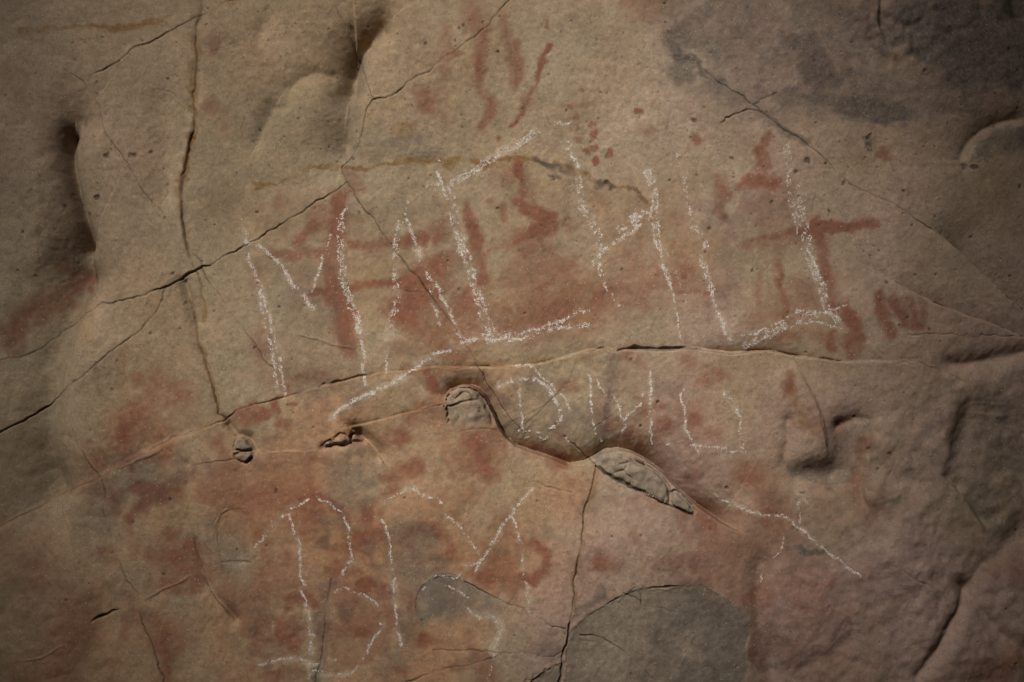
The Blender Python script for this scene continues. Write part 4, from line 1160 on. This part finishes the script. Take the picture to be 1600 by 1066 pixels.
put(inside(S2) & (V + 0.3 * (U - 690) < 985), 21, 'small grey leaf-shaped scar ringed with a chalk line')
put(inside(S3), 22, 'small grey inset plate beside the worn ridge')

for n_, (m_, nm_, tx_, par_) in enumerate(STONE_MASK):
    put(m_, 30 + n_, tx_)

X = np.broadcast_to(wx(UA)[None, :], (NV, NU))
Z = np.broadcast_to(wz(VA)[:, None], (NV, NU))
dHu = np.gradient(H, UA / PPM, axis=1)
dHv = np.gradient(H, -VA / PPM, axis=0)
NRM = np.stack([-dHu, -np.ones_like(H), -dHv], -1)
NRM /= np.linalg.norm(NRM, axis=-1, keepdims=True)
POS = np.stack([X, -H, Z], -1).astype(np.float32)
st_a = np.stack([np.clip(L[k], 0, 1.2) for k in ('red', 'ochre', 'soot_shade', 'warm')], -1).astype(np.float32)
st_b = np.stack([np.clip(L[k], 0, 1.2) for k in ('pale', 'pink', 'dirt', 'fresh')], -1).astype(np.float32)
idx = np.arange(NV * NU).reshape(NV, NU)
cell = lab[:-1, :-1]
quad = np.stack([idx[:-1, :-1], idx[1:, :-1], idx[1:, 1:], idx[:-1, 1:]], -1)
def islands(mask):
    """sizes of 4-connected pieces by label spreading"""
    lb = np.where(mask, np.arange(mask.size).reshape(mask.shape), -1)
    while True:
        o = lb.copy()
        for ax in (0, 1):
            for rev in (False, True):
                v = lb if not rev else np.flip(lb, ax)
                v = np.moveaxis(v, ax, 0)
                for q in range(1, v.shape[0]):
                    m = (v[q] >= 0) & (v[q - 1] > v[q])
                    v[q][m] = v[q - 1][m]
        if (lb == o).all():
            return lb
cell = cell.copy()
for _ in range(1):
    for k in sorted(NAMES):
        msk = cell == k
        if not msk.any():
            continue
        r0, r1 = np.nonzero(msk.any(1))[0][[0, -1]]
        c0, c1 = np.nonzero(msk.any(0))[0][[0, -1]]
        lb = np.full(msk.shape, -1)
        lb[r0:r1 + 1, c0:c1 + 1] = islands(msk[r0:r1 + 1, c0:c1 + 1])
        ids, cnt = np.unique(lb[lb >= 0], return_counts=True)
        for i_, c_ in zip(ids, cnt):
            if c_ < cnt.max():
                jj, ii = np.nonzero(lb == i_)
                nb_ = np.concatenate([cell[np.clip(jj + a, 0, NV - 2), np.clip(ii + b, 0, NU - 2)] for a, b in ((1, 0), (-1, 0), (0, 1), (0, -1))])
                nb_ = nb_[nb_ != k]
                cell[jj, ii] = np.bincount(nb_).argmax() if len(nb_) else k
BLOCK = {}
for k in sorted(NAMES):
    q = quad[cell == k]
    if len(q) == 0:
        continue
    vid, inv = np.unique(q, return_inverse=True)
    nm = 'rock_block' if k < 20 else 'spall_scar' if k < 30 else STONE_MASK[k - 30][1]
    o = mesh_from(nm, POS.reshape(-1, 3)[vid], inv.reshape(-1, 4), MAT_ROCK, face if k < 30 else BLOCK[STONE_MASK[k - 30][3]])
    for an, arr in (('stain_a', st_a), ('stain_b', st_b)):
        at = o.data.attributes.new(an, 'FLOAT_COLOR', 'POINT')
        at.data.foreach_set('color', arr.reshape(-1, 4)[vid].ravel())
    o.data.normals_split_custom_set_from_vertices(NRM.reshape(-1, 3)[vid].astype(np.float32))
    o['label'] = NAMES[k]
    BLOCK[k] = o

# ------------------------------------------------------------------ chalk letters: crusts of chalk caught on the grain
def chalk_letter(key, label, strokes_, seed):
    strokes_ = [(p, 1.05 * w_, d_) for p, w_, d_ in strokes_]
    r = np.random.default_rng(900 + seed)
    co, fc, n0 = [], [], 0
    for pts, wd, dn in strokes_:
        p = np.array(pts, float)
        ln = np.hypot(*(p[1:] - p[:-1]).T)
        cum = np.concatenate([[0], np.cumsum(ln)])
        n = int(cum[-1] * wd * 2 * 0.85 * dn) + 6
        t = r.uniform(0, cum[-1], n)
        u, v = np.interp(t, cum, p[:, 0]), np.interp(t, cum, p[:, 1])
        k = np.clip(np.searchsorted(cum, t) - 1, 0, len(p) - 2)
        d = (p[k + 1] - p[k]) / ln[k][:, None]
        # the stick of chalk leaves two denser rails when it is broad
        off = r.normal(0, .38, n) * wd
        if wd > 5:
            off = np.where(r.random(n) < .7, np.sign(off) * (wd * .62 + r.normal(0, .2, n) * wd), off)
        wob = 1.3 * sample(u, v, WU)
        u, v = u - d[:, 1] * (off + wob), v + d[:, 0] * (off + wob)
        g = 0.6 * sample(u, v, N5) + 0.28 * sample(u, v, N10) + 0.65 * sample(u, v, N3)
        keep = g + r.normal(0, .3, n) > 0.34 - 0.92 * dn
        u, v, d = u[keep], v[keep], d[keep]
        for x, y, (dx, dy) in zip(u, v, d):
            s = min(0.52 * math.exp(r.normal(0.0, 0.45)), 1.8)
            e = r.uniform(.5, .9)
            a0 = math.atan2(dy, dx) + r.normal(0, .6)
            m = 6
            ph = np.linspace(0, 2 * math.pi, m, endpoint=False) + r.uniform(0, 1)
            rr = s * r.uniform(.65, 1.3, m)
            px_, py_ = rr * np.cos(ph) * 1.25, rr * np.sin(ph) * e
            uu = x + px_ * math.cos(a0) - py_ * math.sin(a0)
            vv = y + px_ * math.sin(a0) + py_ * math.cos(a0)
            uu, vv = np.append(uu, x), np.append(vv, y)
            co.append(np.stack([uu, vv, np.append(np.zeros(m), .0006)], -1))
            fc += [(n0 + q, n0 + m, n0 + (q + 1) % m) for q in range(m)]
            n0 += m + 1
    c = np.concatenate(co)
    h = sample(c[:, 0], c[:, 1])
    # each crumb lies on the highest grain beneath it
    hc = h.reshape(-1, 7)
    h = np.maximum(hc, hc.mean(1, keepdims=True)).ravel() + 0.0004 + c[:, 2]
    o = mesh_from('chalk_letter' if 'letter' in label else 'chalk_line', np.stack([wx(c[:, 0]), -h, wz(c[:, 1])], -1), fc, MAT_CHALK, face, n=3)
    o['label'] = label
    o['kind'] = 'stuff'
    return o
for k, (key, (lb, sts)) in enumerate(CHALK.items()):
    chalk_letter(key, lb, sts, k)

# ------------------------------------------------------------------ added rock shell that narrows the sunlight, and the ground outside
def light_shell():
    """a tunnel-like shelter: from behind the painted face out to its mouth, then the cliff round the mouth"""
    r = np.random.default_rng(77)
    MY = -5.2
    tt = abs(MY) / -SUNV[1]
    mcx, mcz = SUNV[0] * tt + LIGHT_HOLE[0], ZC + SUNV[2] * tt + LIGHT_HOLE[1]
    seg = 120
    th = np.linspace(0, 2 * math.pi, seg, endpoint=False)
    jag = sum(r.normal(0, .06 / (k ** .5)) * np.cos(k * th + r.uniform(0, 6.28)) for k in range(2, 14))
    rings = []
    for y, rx, rz, cx, cz in [(0.35, 2.9, 2.45, 0, ZC + .1), (-0.4, 3.0, 2.6, 0, ZC + .2), (-1.5, 3.3, 3.4, -.1, ZC + .9), (-3.0, 3.6, .35 * (mcz - ZC) + 2.7, -.5, ZC + .35 * (mcz - ZC)),
                              (-4.5, 3.8, .5 * (mcz - ZC) + LIGHT_HOLE[3] + 1.4, .5 * mcx, ZC + .5 * (mcz - ZC)), (MY, LIGHT_HOLE[2], LIGHT_HOLE[3], mcx, mcz), (MY - .35, LIGHT_HOLE[2] * 1.06, LIGHT_HOLE[3] * 1.06, mcx, mcz),
                              (MY - .7, LIGHT_HOLE[2] * 1.8, LIGHT_HOLE[3] * 1.8, mcx, mcz), (MY - 1.0, 9, 9, mcx, mcz), (MY - .4, 26, 22, mcx, mcz)]:
        j = 1 + jag * (1.0 if y > MY - .5 else .5) + r.normal(0, .015, seg)
        rings.append(np.stack([cx + rx * np.cos(th) * j, np.full(seg, y) + r.normal(0, .05, seg), cz + rz * np.sin(th) * j], -1))
    co = np.concatenate(rings)
    fc = []
    for k in range(len(rings) - 1):
        for s in range(seg):
            a, b = k * seg + s, k * seg + (s + 1) % seg
            fc.append((a, b, b + seg, a + seg))
    o = mesh_from('light_shell_rock', co, fc, MAT_SHELL)
    o['kind'] = 'structure'
    return o
LIGHT_HOLE = (-0.16, 0.22, 1.66, 1.55)          # opening sized to shape the light pool: offset x, z from the axis of the light, half width, half height
light_shell()
g = 900.0
gx = np.array([-g, -60, -15, -6, -3, 0, 3, 6, 15, 60, g])
gy = np.array([-g, -60, -20, -9, -6, -4.5, -3, -1.5, 0.3])
GX, GY = np.meshgrid(gx, gy)
gz = -0.42 - 0.04 * np.clip(-GY - 6, 0, 20) + 0.05 * rng.standard_normal(GX.shape)
qi = np.arange(GX.size).reshape(GX.shape)
ground = mesh_from('ground', np.stack([GX, GY, gz], -1).reshape(-1, 3), np.stack([qi[:-1, :-1], qi[:-1, 1:], qi[1:, 1:], qi[1:, :-1]], -1).reshape(-1, 4), MAT_SAND)
ground['kind'] = 'structure'
